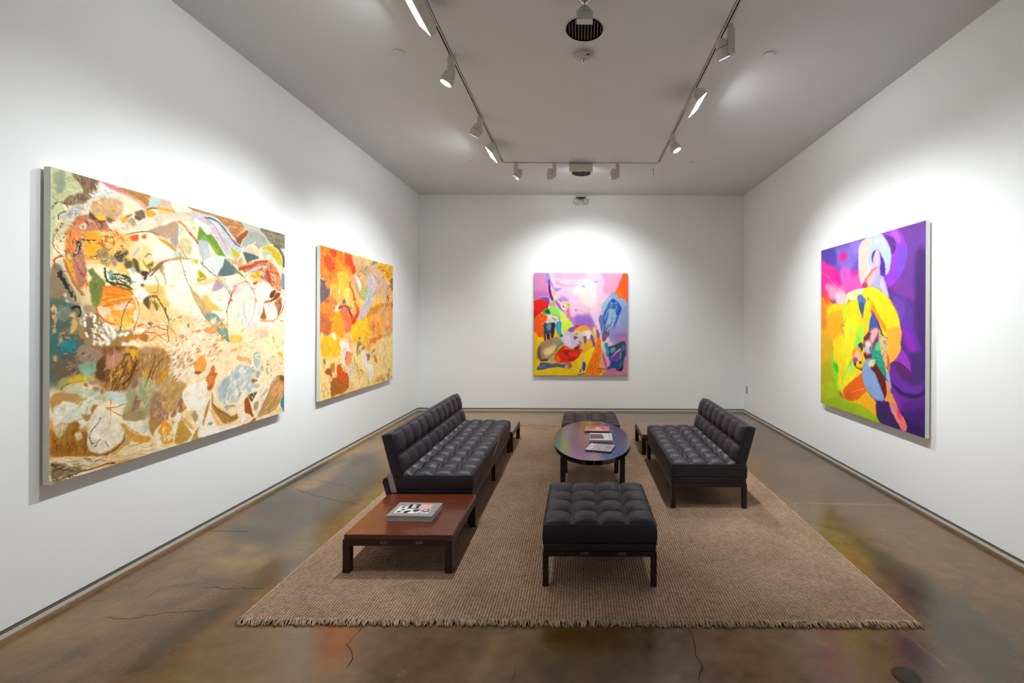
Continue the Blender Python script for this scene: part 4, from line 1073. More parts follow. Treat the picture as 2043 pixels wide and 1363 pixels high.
P3 = '''F f4cfe8 5 -40,-45 1631,-37 1624,1701 -47,1693
F d58cc8 37 -40,-18 181,-4 227,124 239,424 132,464 -42,490
F c773c0 37 -41,290 239,331 239,465 -42,503
F f3b0d8 45 334,-16 796,-14 829,79 561,92 374,91
F f6a8d0 37 1096,-13 1457,-11 1363,296 1269,375 1135,295 1163,128
F fdeef0 44 795,126 995,160 1027,562 793,494 627,292
F 9f8fd6 19 181,-4 248,-3 267,110 307,177 333,231 400,251 467,245 360,305 280,211 213,157 187,77
F f2a6d2 19 347,117 494,185 628,206 761,186 628,226 467,225 360,171
F dcd6ee 45 454,252 601,225 661,293 533,332
F c68ae6 56 426,392 560,439 626,627 793,694 926,661 1026,762 959,962 691,948 525,693
F a575d8 45 679,727 826,708 960,728 1039,829 999,909 725,894
F f7d3f4 45 600,386 747,400 692,694 599,693
F f8d8f2 31 1014,528 1094,562 1053,695 1092,963 999,829 927,628
F e07fb0 9 679,593 706,600 706,627 679,620
F e58fb4 11 795,206 835,206 835,233 795,233
F c49fd0 9 1002,134 1056,131 1049,151 1002,154
P f75f05 2 1467,2 1598,3 1595,577 1555,550 1529,497 1502,430 1442,416 1402,409 1329,342
F ff7a00 19 1349,336 1383,269 1469,363 1449,406 1389,396
F 8fb0dc 2 1309,315 1269,342 1228,389 1195,442 1134,509 1121,562 1127,662 1153,763 1133,896 1132,1030 1593,1032 1595,577 1555,544 1516,457 1482,423 1422,423 1369,376 1329,336
F 8fa0d0 38 1428,563 1595,584 1594,965 1460,931
F 6a78cc 9 1080,716 1120,682 1147,729 1153,863 1119,963 1086,883 1066,789
F a4c6e8 22 1134,509 1228,415 1269,389 1255,469 1194,596 1154,662 1127,595
F 3f69b8 4 1288,422 1335,429 1388,483 1428,537 1441,603 1421,670 1387,764 1347,850 1266,1031 1145,1030 1153,896 1140,729 1160,642 1194,576 1214,522 1248,462
F 93b7e0 11 1241,596 1321,603 1354,697 1313,864 1252,1004 1179,1003 1193,830 1227,730
F 1f45a8 4 1288,429 1328,436 1355,476 1322,489 1281,482 1262,462
F 3f64a4 5 1295,536 1335,509 1368,530 1355,576 1314,593 1281,589
F 1b4cae 5 1395,510 1428,550 1435,617 1401,677 1361,697 1361,650 1395,603
S a9c4ec 9 1261,482 1315,503 1362,493
S a9c4ec 10 1368,543 1348,596 1268,603
S a9c4ec 9 1275,502 1268,563 1214,629 1173,763
S b0cbee 9 1294,596 1267,696 1226,897 1206,1004
S b0cbee 6 1348,603 1341,697 1361,710
S 7f9fd8 6 1227,603 1220,730 1180,863
S 4f74b8 6 1287,643 1274,763
S 4f74b8 9 1307,730 1266,863 1246,964
F a098d0 38 1249,929 1585,895 1583,1280 1283,1153
F 8c78bc 45 1354,999 1584,1014 1584,1140 1388,1083
F c480b4 45 1388,1090 1584,1070 1582,1420 1492,1384
F cf7fa4 30 1107,1522 1582,1420 1581,1769 1071,1767
F d65cb0 19 1141,1578 1281,1565 1211,1607 1113,1620
F dd0505 2 -2,470 78,444 132,434 192,464 255,485 245,531 225,585 178,598 138,638 91,678 44,711 -3,778 -2,557
F c00000 19 -3,624 64,658 37,724 -10,758
F 7b4fb4 9 125,411 212,404 259,465 225,478 179,458
S b0a8d0 20 -2,447 65,417 139,394 239,391
S 3a2a50 6 5,440 65,424 119,411
F 6b007c 2 239,109 257,109 263,177 270,251 286,318 306,385 325,431 292,461 272,411 253,358 233,291 231,210
F e9d8d8 7 360,351 400,392 426,452 533,466 600,493 559,600 492,613 466,559 426,519 372,465 319,438
F f0b8c0 15 287,244 333,271 360,358 319,371 293,318
F b4ac88 7 306,465 359,445 399,465 359,505 345,559 292,545 252,538 265,491
F 8e80c0 9 399,418 439,439 453,479 426,472
D 31 60 16 6 70 50 fff4ea,d8cfa0,bfae86,e0c07a,f0e0e0,8c7a70 279,451 386,465 385,559 332,572 238,592 252,511
F b06cc4 5 379,479 426,519 465,599 492,633 452,626 412,579 366,525 359,492
F ffffff 4 452,539 493,519 532,559 559,580 532,600 506,599 492,619 466,579
F f0e070 3 499,486 493,497 479,502 465,497 459,486 465,474 479,470 494,474
F e06a30 3 506,553 500,565 486,570 472,565 466,552 472,540 486,535 500,540
F 9fbcdc 3 546,573 540,584 526,589 512,584 506,573 512,561 526,557 540,561
F f0d820 3 599,544 582,563 558,564 540,547 539,522 556,503 581,501 599,519
F a06a10 3 578,523 579,535 575,541 567,539 561,529 559,518 564,511 572,513
F f2766a 3 556,586 579,586 589,713 552,713
F d88ab0 3 628,493 625,498 620,500 614,498 612,493 614,488 620,486 625,488
F 8cf05c 3 134,638 178,598 245,578 332,562 392,592 438,659 452,726 425,759 371,706 291,679 218,685 171,665
F 0da24a 6 138,638 178,598 225,591 238,625 278,659 251,699 184,672
F dcfa4c 5 385,586 452,633 512,686 558,753 612,807 658,867 705,934 638,961 557,1001 530,1027 477,1027 451,893 465,793 438,706 418,652
F 2a3a34 6 198,618 238,598 258,632 271,652 238,665 205,658
F 60706a 3 227,605 225,610 218,612 211,610 209,605 212,600 218,598 225,600
F ece8d8 4 198,705 251,692 305,719 345,699 398,719 425,773 411,820 358,826 331,819 277,799 224,819 197,785 211,745
F a8b0a0 9 291,732 331,746 385,773 371,793 318,786
S 40506a 7 291,692 345,699 398,726 425,780
F e6d8a8 6 224,779 278,759 291,799 251,819
F f05a10 4 17,751 57,711 111,665 158,665 204,698 224,759 177,819 163,905 170,1026 156,1066 56,1065 -4,1012 -3,824
D 7 90 38 8 80 30 ff7a10,d83a08,ff9a28,a82a08,f06018,ffb050 17,744 124,671 217,752 164,825 163,1052 76,1059 3,998
F f2d000 3 -2,1014 60,1050 165,1064 165,1015 249,1015 347,918 403,1016 445,1051 486,1177 584,1275 723,1332 934,1137 1074,1068 1071,1767 -6,1762
F fbe200 50 758,1311 1003,1138 987,1662 757,1661
F d8bc00 45 -3,1063 60,1098 59,1413 -5,1622
F f0c800 2 347,925 410,1023 417,1065 368,1072 333,1065
F 33506a 3 163,847 229,827 320,813 348,841 337,960 322,1079 284,1051 270,995 263,1029 287,1162 276,1190 249,1155 221,1078 200,994 193,1134 172,1120
F 6f93a8 14 215,848 271,841 285,911 249,953 215,910
F 16222c 6 299,827 345,841 333,960 319,1075 291,1051 284,967
F 18222e 4 201,959 249,1029 283,1162 273,1190 249,1155 221,1085
S 151a22 10 169,861 180,959 186,1120
F ff7a50 2 200,1008 228,1099 214,1120 200,1113
F f87038 3 270,1043 305,1086 284,1106 277,1078
F 1f9fcc 4 362,841 404,799 446,793 456,870 445,946 459,1002 476,1030 445,1055 417,1044 403,1002 375,953 358,897
F 58c0dc 9 404,827 425,827 431,925 438,1037 410,967
F 2f5a78 6 445,1002 476,1030 445,1055 431,1037
F ad8a7c 3 102,1176 165,1134 249,1099 333,1065 403,1065 445,1100 472,1156 430,1177 402,1233 374,1296 346,1351 289,1393 233,1435 163,1448 107,1455 66,1406 56,1315 74,1231
F 94a078 14 305,1093 389,1065 444,1107 437,1149 375,1121
F f0dc98 38 164,1274 269,1218 353,1177 374,1233 332,1309 248,1365 185,1386
F fbe8a0 22 206,1316 262,1274 304,1288 262,1344
F 7a4c48 18 59,1287 102,1203 122,1232 108,1343 129,1434 73,1399
F 5c3c3c 14 108,1434 233,1421 219,1456 121,1459
F 28a878 3 374,1309 367,1261 402,1205 444,1163 472,1135 490,1177 444,1205 409,1240 388,1282
F 4e5c8e 4 51,1567 93,1525 107,1476 163,1483 303,1498 401,1484 499,1492 554,1527 512,1562 408,1554 303,1561 233,1574 163,1599 58,1602
D 5 40 38 9 -10 20 7c8cc4,2f3f74,4a5ca0,8a90c4 65,1560 135,1518 289,1526 233,1560 93,1588
F 84608a 10 275,1512 387,1491 443,1498 387,1533 303,1533
F d89080 7 429,1484 499,1485 485,1513 436,1505
F 9c7470 3 633,1527 614,1566 568,1582 523,1565 504,1527 523,1488 569,1472 614,1489
F e8a888 3 571,1550 561,1579 544,1590 528,1576 524,1546 533,1517 551,1506 567,1520
F c4aaa0 3 352,1435 338,1465 303,1477 269,1464 254,1435 269,1405 303,1393 338,1405
F e6bca8 3 328,1467 321,1483 303,1490 285,1483 278,1466 285,1450 303,1443 321,1450
F d2c8e6 4 501,954 557,940 627,891 725,864 830,878 934,942 962,1019 864,1081 780,1123 738,1178 695,1248 626,1255 556,1233 500,1184 445,1100 431,1065 473,1051 501,1010
F 9a5cb8 14 557,940 627,891 725,864 767,878 690,926 627,982 585,968
F c01880 9 683,864 746,860 837,864 795,882 711,885
F f8a83a 11 739,878 865,871 934,928 976,1005 920,997 795,969 697,975 655,975
F fff4e8 18 816,962 934,949 948,1025 892,1095 850,1109 836,1011
F f8d0a0 15 655,989 739,941 766,997 724,1052 683,1017
F e6dcf2 19 515,1031 585,1024 612,1122 626,1206 556,1205 486,1107
F 6a5a44 3 661,1052 724,1052 710,1080 668,1101
F 8a7a60 3 683,1010 725,990 717,1010 689,1024
F dc2c08 4 345,1372 388,1303 444,1233 500,1198 556,1226 626,1255 681,1248 724,1206 744,1262 772,1332 723,1402 653,1457 555,1475 443,1474 373,1456 349,1414
F f8701c 20 359,1393 401,1359 443,1450 387,1456
F fa6a1c 18 507,1205 556,1233 626,1262 584,1275 521,1261
F f0300c 9 583,1331 653,1311 723,1339 695,1381 597,1366
F a01a08 17 500,1275 618,1276 569,1317 583,1387 513,1345
F 5a1c10 8 696,1220 731,1199 744,1248 695,1262 660,1262
F c80a10 10 583,1415 688,1388 667,1444 583,1464
F f0e0d0 9 781,976 850,997 808,1081 780,1067
F b84a2c 8 724,1171 773,1206 793,1318 758,1304 730,1241
F 2f7a48 4 752,1122 787,1165 807,1235 786,1220 759,1164
F f4b030 10 758,1220 836,1116 948,1081 1003,1179 947,1235 849,1305 814,1318
F fbc040 15 836,1123 934,1116 961,1179 863,1235
F 6a6a9c 4 815,1053 864,1046 871,1116 850,1151 822,1102
S 101820 10 836,1137 857,1172
F f4b890 2 787,1053 815,1053 835,1207 807,1262 803,1318 814,1416 806,1626 771,1626 779,1416 786,1318
S f0b890 19 794,1095 814,1207
F 404040 3 804,1276 801,1286 793,1290 785,1286 782,1276 785,1266 793,1262 801,1267
F 1d4e94 4 813,1472 841,1465 855,1514 848,1591 820,1626 799,1584 810,1521
F 40506a 4 764,1591 785,1598 778,1647 757,1640
F d8e0e8 3 796,1619 793,1629 785,1633 777,1629 774,1619 777,1609 785,1605 793,1609
S 1d3f3a 12 722,1681 791,1678 854,1654
F c03a18 3 838,1668 832,1677 819,1680 807,1677 801,1668 807,1659 819,1655 832,1659
F fbc430 3 980,886 1005,893 1025,935 1039,1019 1042,1124 1010,1179 990,1103 983,998
F fff0b0 6 991,893 1018,928 1032,1019 1011,1019
F 8048c0 6 948,1018 976,1040 1003,1138 1017,1180 989,1221 962,1137 934,1067
F fbd8e8 8 1054,788 1089,858 1102,998 1129,1124 1136,1222 1101,1292 1087,1180 1074,1054 1067,928
F 9456c0 6 1032,921 1074,970 1088,1033 1053,1089 1032,1019
F f88008 3 1074,1054 1101,1103 1115,1222 1121,1334 1100,1452 1086,1557 1092,1676 896,1689 847,1668 897,1521 946,1389 996,1263 1038,1138
D 9 80 83 8 112 14 ffb020,e06008,ffa018,c84a04,ff9010,ffc040 1074,1082 1108,1278 1085,1662 875,1675 953,1389
F 7c5468 7 1130,1033 1158,929 1214,957 1249,999 1199,1068 1171,1124 1129,1117
D 11 30 68 8 112 12 6c84c0,8c3434,a4c0e0,4060a8,5a3a50 1123,1082 1158,873 1270,859 1214,1055 1157,1117
D 12 14 98 8 112 10 9cc0e8,7090d0,b8d4f0,4868b0 1130,998 1173,789 1326,789 1256,957
S e07868 9 1214,1055 1171,1124
F 10a4c0 4 1164,1201 1192,1145 1220,1159 1241,1236 1233,1320 1247,1390 1212,1390 1191,1334 1185,1264
F f8e0e0 8 1108,1180 1143,1166 1171,1208 1157,1236 1129,1236
F 244a66 3 1234,1222 1269,1202 1346,1181 1409,1146 1465,1126 1514,1140 1520,1224 1520,1321 1499,1405 1484,1489 1477,1559 1456,1601 1386,1614 1358,1579 1365,1517 1394,1433 1429,1405 1443,1335 1436,1237 1352,1307 1296,1362 1254,1390 1233,1348 1240,1278
F 6da4b0 12 1269,1237 1339,1223 1352,1279 1296,1321 1261,1292
F 4a7c90 10 1450,1209 1493,1182 1492,1279 1457,1251
F 3c6a84 11 1428,1461 1463,1447 1442,1545 1400,1573
F 0c1a3c 7 1463,1517 1477,1573 1449,1608 1407,1608
D 3 60 27 6 98 40 5a8ca4,16304c,3a6480,101c30 1248,1236 1458,1139 1506,1224 1484,1419 1463,1594 1379,1593 1436,1363 1429,1237 1268,1362
F 6a4cb0 6 1247,1383 1317,1363 1429,1272 1422,1391 1394,1440 1247,1460
F 1d4f9c 4 1240,1460 1400,1454 1372,1517 1351,1565 1281,1572 1197,1593 1211,1530
F 28365c 3 1085,1564 1141,1585 1204,1586 1176,1596 1099,1592
F fcb020 5 1085,1599 1211,1593 1169,1634 1099,1641
F c83010 3 1118,1624 1114,1635 1103,1639 1092,1635 1087,1624 1092,1613 1103,1608 1114,1613
F f4a8a4 3 1129,1278 1170,1320 1212,1404 1247,1439 1261,1488 1239,1544 1197,1565 1127,1564 1100,1529 1100,1417
F d8a890 10 1100,1417 1142,1404 1156,1488 1128,1529
F c4309c 4 1136,1306 1156,1369 1184,1453 1204,1544 1190,1565 1163,1474 1142,1390
F e0b0c8 3 1208,1565 1206,1571 1201,1573 1196,1571 1194,1565 1196,1559 1201,1556 1206,1559
F b0c4d8 3 1211,1572 1208,1577 1201,1579 1194,1577 1191,1572 1194,1567 1201,1565 1208,1567
F c03030 3 696,1356 694,1358 691,1359 689,1358 687,1356 689,1354 692,1354 694,1354'''
P4 = '''F 5a2a84 6 -74,-400 1627,-9 1618,1707 -96,2161
F 6c3a9c 45 1167,-46 1518,31 1517,293 1408,547 1163,530
F 7a3aa0 45 1111,380 1362,475 1453,617 1163,530
F 452070 44 1410,277 1525,261 1530,1012 1434,817
F 6a50b8 9 -42,2 417,-3 775,-4 745,501 557,538 94,548 -46,541
F 7f6ccc 44 263,41 589,60 669,171 531,277 340,211
F 5540a8 44 -6,8 263,23 293,170 131,203 -8,205
F 8f78d8 35 533,9 723,18 670,130 561,88
F f21e9c 21 340,141 402,72 475,100 489,145 416,169
F ee2aa0 44 -7,130 164,180 308,242 369,353 384,441 259,467 129,440 -10,449
F e0108a 23 261,236 354,317 376,397 292,346 245,270
F f0209a 16 545,337 587,291 668,293 655,332 587,358
F f05ab8 38 414,375 668,333 733,420 694,465 530,503 413,478
F d85cc8 35 370,249 531,251 559,371 414,409
F f8a0c8 40 95,382 384,441 457,515 322,559 128,531
F fb3a78 40 -9,411 129,458 145,550 25,544
F f8ccd8 26 291,496 472,499 471,618 321,612
S c070c8 9 10,244 130,294 260,396 322,472
S b43a90 6 8,412 61,342 130,312
F ff5a28 35 -10,505 128,522 226,608 76,639
F ff8c10 50 25,581 258,627 288,823 92,823
F ffc810 44 127,622 412,633 771,503 766,1217 252,1357 124,1006
F fbdc08 26 177,624 457,617 745,549 818,898 764,1456 578,1568 345,1477 140,1096
F ffb408 35 126,732 382,666 411,865 191,1003 108,915
F f6ec20 35 455,779 691,780 715,1142 552,1322 408,1166
F e2b400 10 -4,827 25,529 110,644 142,872 239,1005 254,1200 284,1321 16,1668 -11,1672
F e88a20 40 -1,528 77,596 109,827 22,865
F b8b400 9 -8,1297 254,1200 315,1441 420,1555 592,1560 814,1577 957,1627 1048,1690 934,1700 -11,1701
F 98bc10 18 170,1578 592,1560 875,1605 1037,1685 813,1703 15,1724
F 9ec410 15 405,1601 814,1593 1025,1680 813,1687
F b0c808 26 17,1481 252,1431 314,1528 85,1637
F 8ae028 23 174,1053 254,1182 332,1246 346,1384 436,1458 330,1509 268,1394
F 40cc28 12 238,1210 332,1237 331,1316 269,1287
F 58d830 14 392,1378 466,1301 553,1175 581,1189 495,1332 421,1443
F c8f060 21 466,1301 581,1189 648,1232 551,1358 436,1424
F f2ee10 35 346,1366 661,1280 607,1351 436,1458 361,1487
S 40a830 7 301,1196 316,1247 331,1298
S 50b040 6 422,1340 406,1428
F a0e850 18 664,873 756,823 755,919 690,1018 609,1038
F d8f040 21 484,850 597,824 583,874 512,892
F fdb80a 6 605,1549 765,1427 864,1467 935,1509 952,1628 863,1607 738,1575
F fdd400 22 406,1480 578,1554 738,1535 659,1573 450,1559
F ec6a0c 4 740,1271 648,1322 551,1383 450,1456 428,1520 464,1556 564,1561 660,1536 739,1479 815,1404 778,1298
F d85a08 21 465,1505 592,1486 578,1546 493,1552
S f8a860 5 565,1477 687,1439 777,1409
F 3a1c60 4 953,1491 1049,1474 1114,1478 1156,1543 1218,1602 1268,1683 1048,1690 957,1627
F 2e145c 38 1156,1543 1526,1570 1526,1681 1268,1683
F 9a3cd8 5 991,3 1208,2 1268,67 1316,153 1325,231 1296,330 1246,395 1163,458 1099,482 1045,373 1001,293 1057,227 1165,170 1186,123 1134,56 1059,34
F 7a4cd8 23 1227,109 1316,195 1316,264 1266,355 1164,429 1185,317 1217,214
F b060e8 18 1124,18 1208,20 1248,99 1227,130
F 5c2a8c 4 1059,34 1134,56 1186,109 1186,159 1144,210 1101,160
F 5a3a9c 10 1099,540 1214,555 1304,595 1370,667 1398,749 1388,844 1341,817 1253,888 1203,747 1120,629
F 7240b8 18 1163,573 1264,607 1303,693 1263,783 1213,711
F 6a30b0 22 1263,804 1360,783 1451,937 1469,1016 1359,1023 1282,923
F 8a28b8 20 1263,849 1341,861 1406,941 1433,1041 1377,1024 1302,945
F 482478 16 1320,1083 1451,1020 1521,1035 1529,1185 1449,1287 1338,1260 1358,1162
F 9a34cc 6 1222,1005 1301,1036 1349,1094 1367,1148 1367,1202 1281,1170 1180,1129 1117,1135 1138,1090
F 5a2068 2 1164,1131 1241,1121 1320,1152 1367,1189 1348,1246 1300,1265 1241,1223 1190,1172
F 6c2ca8 18 1116,1171 1180,1194 1260,1256 1357,1299 1493,1281 1431,1356 1280,1366 1158,1319 1127,1258
F 2c1458 10 1137,1315 1219,1375 1337,1398 1430,1390 1528,1328 1528,1302 1431,1356 1309,1368 1220,1339
F 7c2cac 23 1137,1344 1239,1407 1375,1433 1259,1495 1188,1487 1157,1413
F 5a2090 25 1259,1453 1448,1407 1528,1374 1527,1472 1356,1532
F 401a70 31 1308,1535 1527,1459 1526,1603 1355,1587
F ffffff 12 487,517 654,478 771,471 771,535 653,560 529,570
F f8e8a8 9 494,509 667,471 719,539 529,557
F f8dc0a 3 653,560 732,516 746,485 821,463 918,475 1011,512 1099,570 1152,645 1213,733 1248,818 1257,959 1232,1045 1180,1112 1106,1140 1085,1069 1031,893 963,774 893,665 845,586 808,553 869,711 868,820 768,979 749,900 744,740 692,659
F d4ec20 15 733,500 821,467 942,492 1010,564 941,591 846,555
F ecd810 22 941,553 1120,600 1223,747 1161,818 1032,707
F fb9a10 10 821,577 894,619 964,713 1053,804 1075,878 986,804 893,696
F f8b440 8 1097,855 1253,839 1257,959 1221,1059 1170,1113 1106,1133 1090,1039
F fcd410 15 770,661 858,587 869,742 819,883 755,964
F b6c8e0 3 762,5 874,-1 986,1 1058,56 1112,140 1133,216 1122,309 1089,371 1067,376 1051,329 1046,269 1001,196 990,164 944,138 897,150 872,184 872,231 884,279 847,352 772,423 733,444 694,368 675,253 676,131 697,54
F e8ccc2 23 697,54 825,13 873,45 823,193 822,350 746,421 695,352 683,173
F c2cce4 15 898,19 991,21 1058,93 1079,193 1013,160 944,111
F a8cce0 18 1058,153 1123,221 1100,335 1067,361 1057,271
F 3a2a78 3 872,184 897,146 932,140 920,169 890,233
F 4a2898 4 984,163 1013,205 1046,269 1056,360 1000,354 995,278
F c0b4dc 3 932,140 967,142 990,172 995,233 989,307 995,360 954,394 918,459 858,462 871,386 919,314 872,308 884,248 896,188
F ccc4e0 9 932,155 967,161 967,244 931,315
F b0a8d8 4 995,368 1045,403 1078,465 1099,526 1099,584 1033,528 942,484 871,459 919,421 954,379
F ccc8e4 10 1011,400 1067,479 1088,554 1011,504 988,443
F f08478 4 955,288 960,304 871,355 809,411 771,455 733,460 707,462 733,428 797,371 872,316
F e01880 9 733,432 772,416 797,449 733,464
F f0c0b8 6 822,389 919,322 907,389 858,454 809,450
F 5878c0 3 660,544 719,527 758,558 796,591 757,661 750,757 718,700 679,626
F 405a80 7 679,618 770,606 751,701 725,708
F 3a5cb0 4 875,704 905,712 940,774 963,812 1008,864 843,867 850,789
F f02860 3 869,680 899,704 887,715 869,703
S 70d850 14 486,601 442,651 419,719 426,770
S 60c060 9 426,796 478,754
S 304060 12 418,813 440,830
F f2e8a0 6 487,517 544,512 515,569 471,609
S f0a060 7 529,553 500,594
S e05040 11 403,808 396,868 440,889 410,911
S a0a8c0 11 432,911 440,949
F 60d0c0 3 419,885 417,890 410,892 404,890 401,886 404,881 410,879 417,880
F 9a5a68 3 819,886 868,846 939,830 974,852 974,905 915,976 891,1054 842,1088 780,1069 755,998 768,934
F fbe4c0 14 780,989 843,963 867,1009 817,1043
F e8b0b8 10 868,869 963,845 939,914 879,977 855,939
F c8c8ec 10 767,1030 855,1017 878,1070 805,1075
F 603048 9 762,943 819,894 868,900 793,965
F 6a1c18 4 761,1070 817,1094 866,1102 842,1135 792,1139 767,1109
F 4878b0 4 849,1010 879,1039 878,1078 842,1049
F 203858 4 683,994 742,987 755,1022 729,1064 690,1058
F f0a028 3 581,1089 623,1046 690,1026 716,1049 741,1095 766,1157 741,1207 662,1231 608,1203 581,1156
F f8b8a0 4 622,1095 663,1064 703,1073 741,1127 715,1145 649,1150 615,1120
F a04cb0 6 595,1142 662,1133 662,1166 608,1187
F f8d818 3 649,1167 702,1138 754,1158 741,1199 688,1220 635,1217
F 181818 3 729,1181 716,1187 699,1186 687,1179 688,1170 700,1164 718,1165 729,1172
F 101020 4 608,1187 635,1176 648,1216 688,1228 648,1224
F c01810 4 648,1224 715,1226 766,1205 785,1211 753,1246 701,1243
F 20a07c 4 866,1133 890,1069 915,1006 962,959 985,1010 1007,1069 1040,1134 1084,1189 1105,1238 1083,1277 1028,1239 960,1186 926,1144
F 48d070 8 927,998 973,958 990,1033 938,1043
D 5 50 30 7 52 20 1888a0,30a898,105878,60d0b0,286090 926,1052 984,1071 1051,1178 1094,1261 1028,1239 937,1143
F d8c090 3 980,845 1031,911 1086,932 1085,1042 1117,1128 1116,1230 1084,1233 1051,1148 1007,1069 985,1003 974,913
D 6 60 27 7 61 40 2a2a20,f0dcb0,a08858,605040,181818,ffe8c8 980,867 1086,924 1085,1042 1117,1142 1111,1223 1051,1155 996,1047
S 2a1a10 6 974,822 1014,874
F e85c28 4 1090,1064 1117,1128 1116,1230 1100,1217 1084,1116
F 8aaadc 3 734,1256 779,1164 829,1128 866,1133 866,1195 937,1249 982,1335 1038,1417 1055,1466 1004,1490 923,1488 839,1447 777,1394
F 5c140e 3 865,1203 926,1159 983,1214 1039,1253 1083,1322 1082,1410 1060,1458 1038,1417 994,1333 937,1257
F e8d8b0 3 823,1176 866,1129 926,1128 925,1166 890,1193 847,1197
D 8 14 14 5 90 20 605030,fff4d0 823,1176 866,1129 926,1128 925,1166 890,1193
F f0a050 3 1067,1294 1116,1317 1136,1387 1188,1451 1239,1527 1298,1586 1331,1641 1317,1678 1268,1676 1238,1640 1156,1572 1125,1520 1114,1478 1060,1473 1082,1410
F f07c88 9 1157,1471 1219,1503 1258,1566 1307,1611 1326,1649 1287,1678 1218,1602 1156,1543
F f0447c 7 1219,1496 1259,1552 1268,1599 1218,1567
F d8a0b0 8 1125,1498 1188,1508 1198,1578 1146,1545
F 9ab8d8 6 1073,1235 1116,1230 1137,1329 1126,1374 1105,1319
S c8a0e0 3 1261,1115 1339,1164'''
def painting(spec, w_, h_, step, origin, udir, label, mname, edge_col=None):
    """origin: top-left corner of the face seen from the room; udir: unit vector to the right; the canvas is 34 mm deep and hangs 16 mm off the wall"""
    A = paint(spec, w_*1000, h_*1000, step)
    if mname in WARP: A = warp(A, *WARP[mname])
    g_ = A.mean(2, keepdims=True); A = np.clip((g_+(A-g_)*1.08)*.95*np.array((1.05, 1., .93) if 'abstract' in mname else (1.03, 1., .98)), 0, 1)
    ny, nx = A.shape[:2]; u = Vector(udir); nrm = Vector((-u.y, u.x, 0))*-1     # towards the room
    r = thing('painting', label, 'painting', origin)
    su, sv = w_/(nx-1), h_/(ny-1)
    def place(a, b): return np.stack([u.x*a*su, u.y*a*su, -b*sv], 1)
    f = obj('painted_face', painted_mesh(mname, A, place), mat_attr(mname), r)
    b = bmesh.new()
    d0, d1 = -.0008, -.034
    pts = [(0, 0), (w_, 0), (w_, -h_), (0, -h_)]
    F = [b.verts.new(u*x+nrm*d0+Vector((0, 0, z))) for x, z in pts]; B = [b.verts.new(u*x+nrm*d1+Vector((0, 0, z))) for x, z in pts]
    for i in range(4): b.faces.new((F[i], F[(i+1) % 4], B[(i+1) % 4], B[i]))
    b.faces.new(F); b.faces.new(B[::-1])
    obj('stretched_canvas_edge', b, M_canvas, r)
    i_ = .06
    for (x0, x1, z0, z1) in ((i_, w_-i_, -i_-.04, -i_), (i_, w_-i_, -h_+i_, -h_+i_+.04)):
        b = bmesh.new(); q = [b.verts.new(u*x+nrm*d+Vector((0, 0, z))) for d in (-.034, -.05) for x, z in ((x0, z0), (x1, z0), (x1, z1), (x0, z1))]
        for fc in ((0, 1, 2, 3), (7, 6, 5, 4), (0, 4, 5, 1), (1, 5, 6, 2), (2, 6, 7, 3), (3, 7, 4, 0)): b.faces.new([q[k] for k in fc])
        obj('hanging_batten', b, M_canvas, r)
    return r

painting(P1, 1.800, 1.587, 3, (XL+.05, 2.267, 2.257), (0, 1, 0), 'large abstract canvas of cream, ochre, green and grey shapes nearest on the left wall', 'abstract_paint_cream')
painting(P2, 1.796, 1.590, 4.5, (XL+.05, 4.623, 2.257), (0, 1, 0), 'abstract canvas of orange, yellow and grey strokes farther along the left wall', 'abstract_paint_orange')
painting(P3, 1.547, 1.690, 5, (-.760, YB-.05, 2.287), (1, 0, 0), 'pink, yellow and blue canvas of tangled limbs alone on the back wall', 'figure_paint_pink')
painting(P4, 1.524, 1.686, 4, (XR-.05, 5.041, 2.288), (0, -1, 0), 'purple and yellow canvas with curling arch shapes on the right wall', 'figure_paint_purple')

# ------------------------------------------------------------------ rug
RX0, RX1, RY0, RY1 = -1.685, 1.68, 2.26, 6.50
rug = thing('rug', 'large brown woven jute rug with frayed fringe under the seating', 'rug', ((RX0+RX1)/2, (RY0+RY1)/2, 0))
m = NT('woven_jute'); tc = m.n('ShaderNodeTexCoord'); sp = m.n('ShaderNodeSeparateXYZ'); m.l(tc.outputs['Object'], sp.inputs[0])
def mth(op, a_, b_=None, c_=None):
    x = m.n('ShaderNodeMath', operation=op)
    for i, q in enumerate((a_, b_, c_)):
        if q is None: continue
        if isinstance(q, (int, float)): x.inputs[i].default_value = q
        else: m.l(q, x.inputs[i])
    return x.outputs[0]
nw = m.noise(tc.outputs['Object'], 14, 3)
wob = mth('MULTIPLY', mth('SUBTRACT', nw.outputs[0], .5), 1.6)
pit = .0155
sx = mth('ABSOLUTE', mth('SINE', mth('ADD', mth('MULTIPLY', sp.outputs[0], PI/pit), wob)))
row = mth('FLOOR', mth('DIVIDE', sp.outputs[0], pit))
par = mth('MULTIPLY', mth('MODULO', row, 2), PI/2)
sy = mth('ABSOLUTE', mth('SINE', mth('ADD', mth('ADD', mth('MULTIPLY', sp.outputs[1], PI/.014), par), wob)))
hgt = mth('MULTIPLY', mth('POWER', sx, .6), mth('MULTIPLY_ADD', mth('POWER', sy, .7), .55, .45))
nf = m.noise(tc.outputs['Object'], 260, 3, .7); nb = m.noise(tc.outputs['Object'], 2.2, 4); nm = m.noise(tc.outputs['Object'], 60, 2)
c0 = m.ramp(hgt, [(.0, lin('655244')), (.4, lin('ac907a')), (1, lin('d8baa2'))])
c1 = m.ramp(nb.outputs[0], [(.3, lin('d8d0c8')), (.7, lin('fff8f4'))])
c2 = m.ramp(nm.outputs[0], [(.25, lin('b4a8a0')), (.6, lin('ffffff'))])
c3 = m.ramp(nf.outputs[0], [(.3, lin('b8b0a8')), (.7, lin('ffffff'))])
m.l(mul(mul(mul(c0, c1), c2, .7), c3, .7), m.b.inputs['Base Color'])
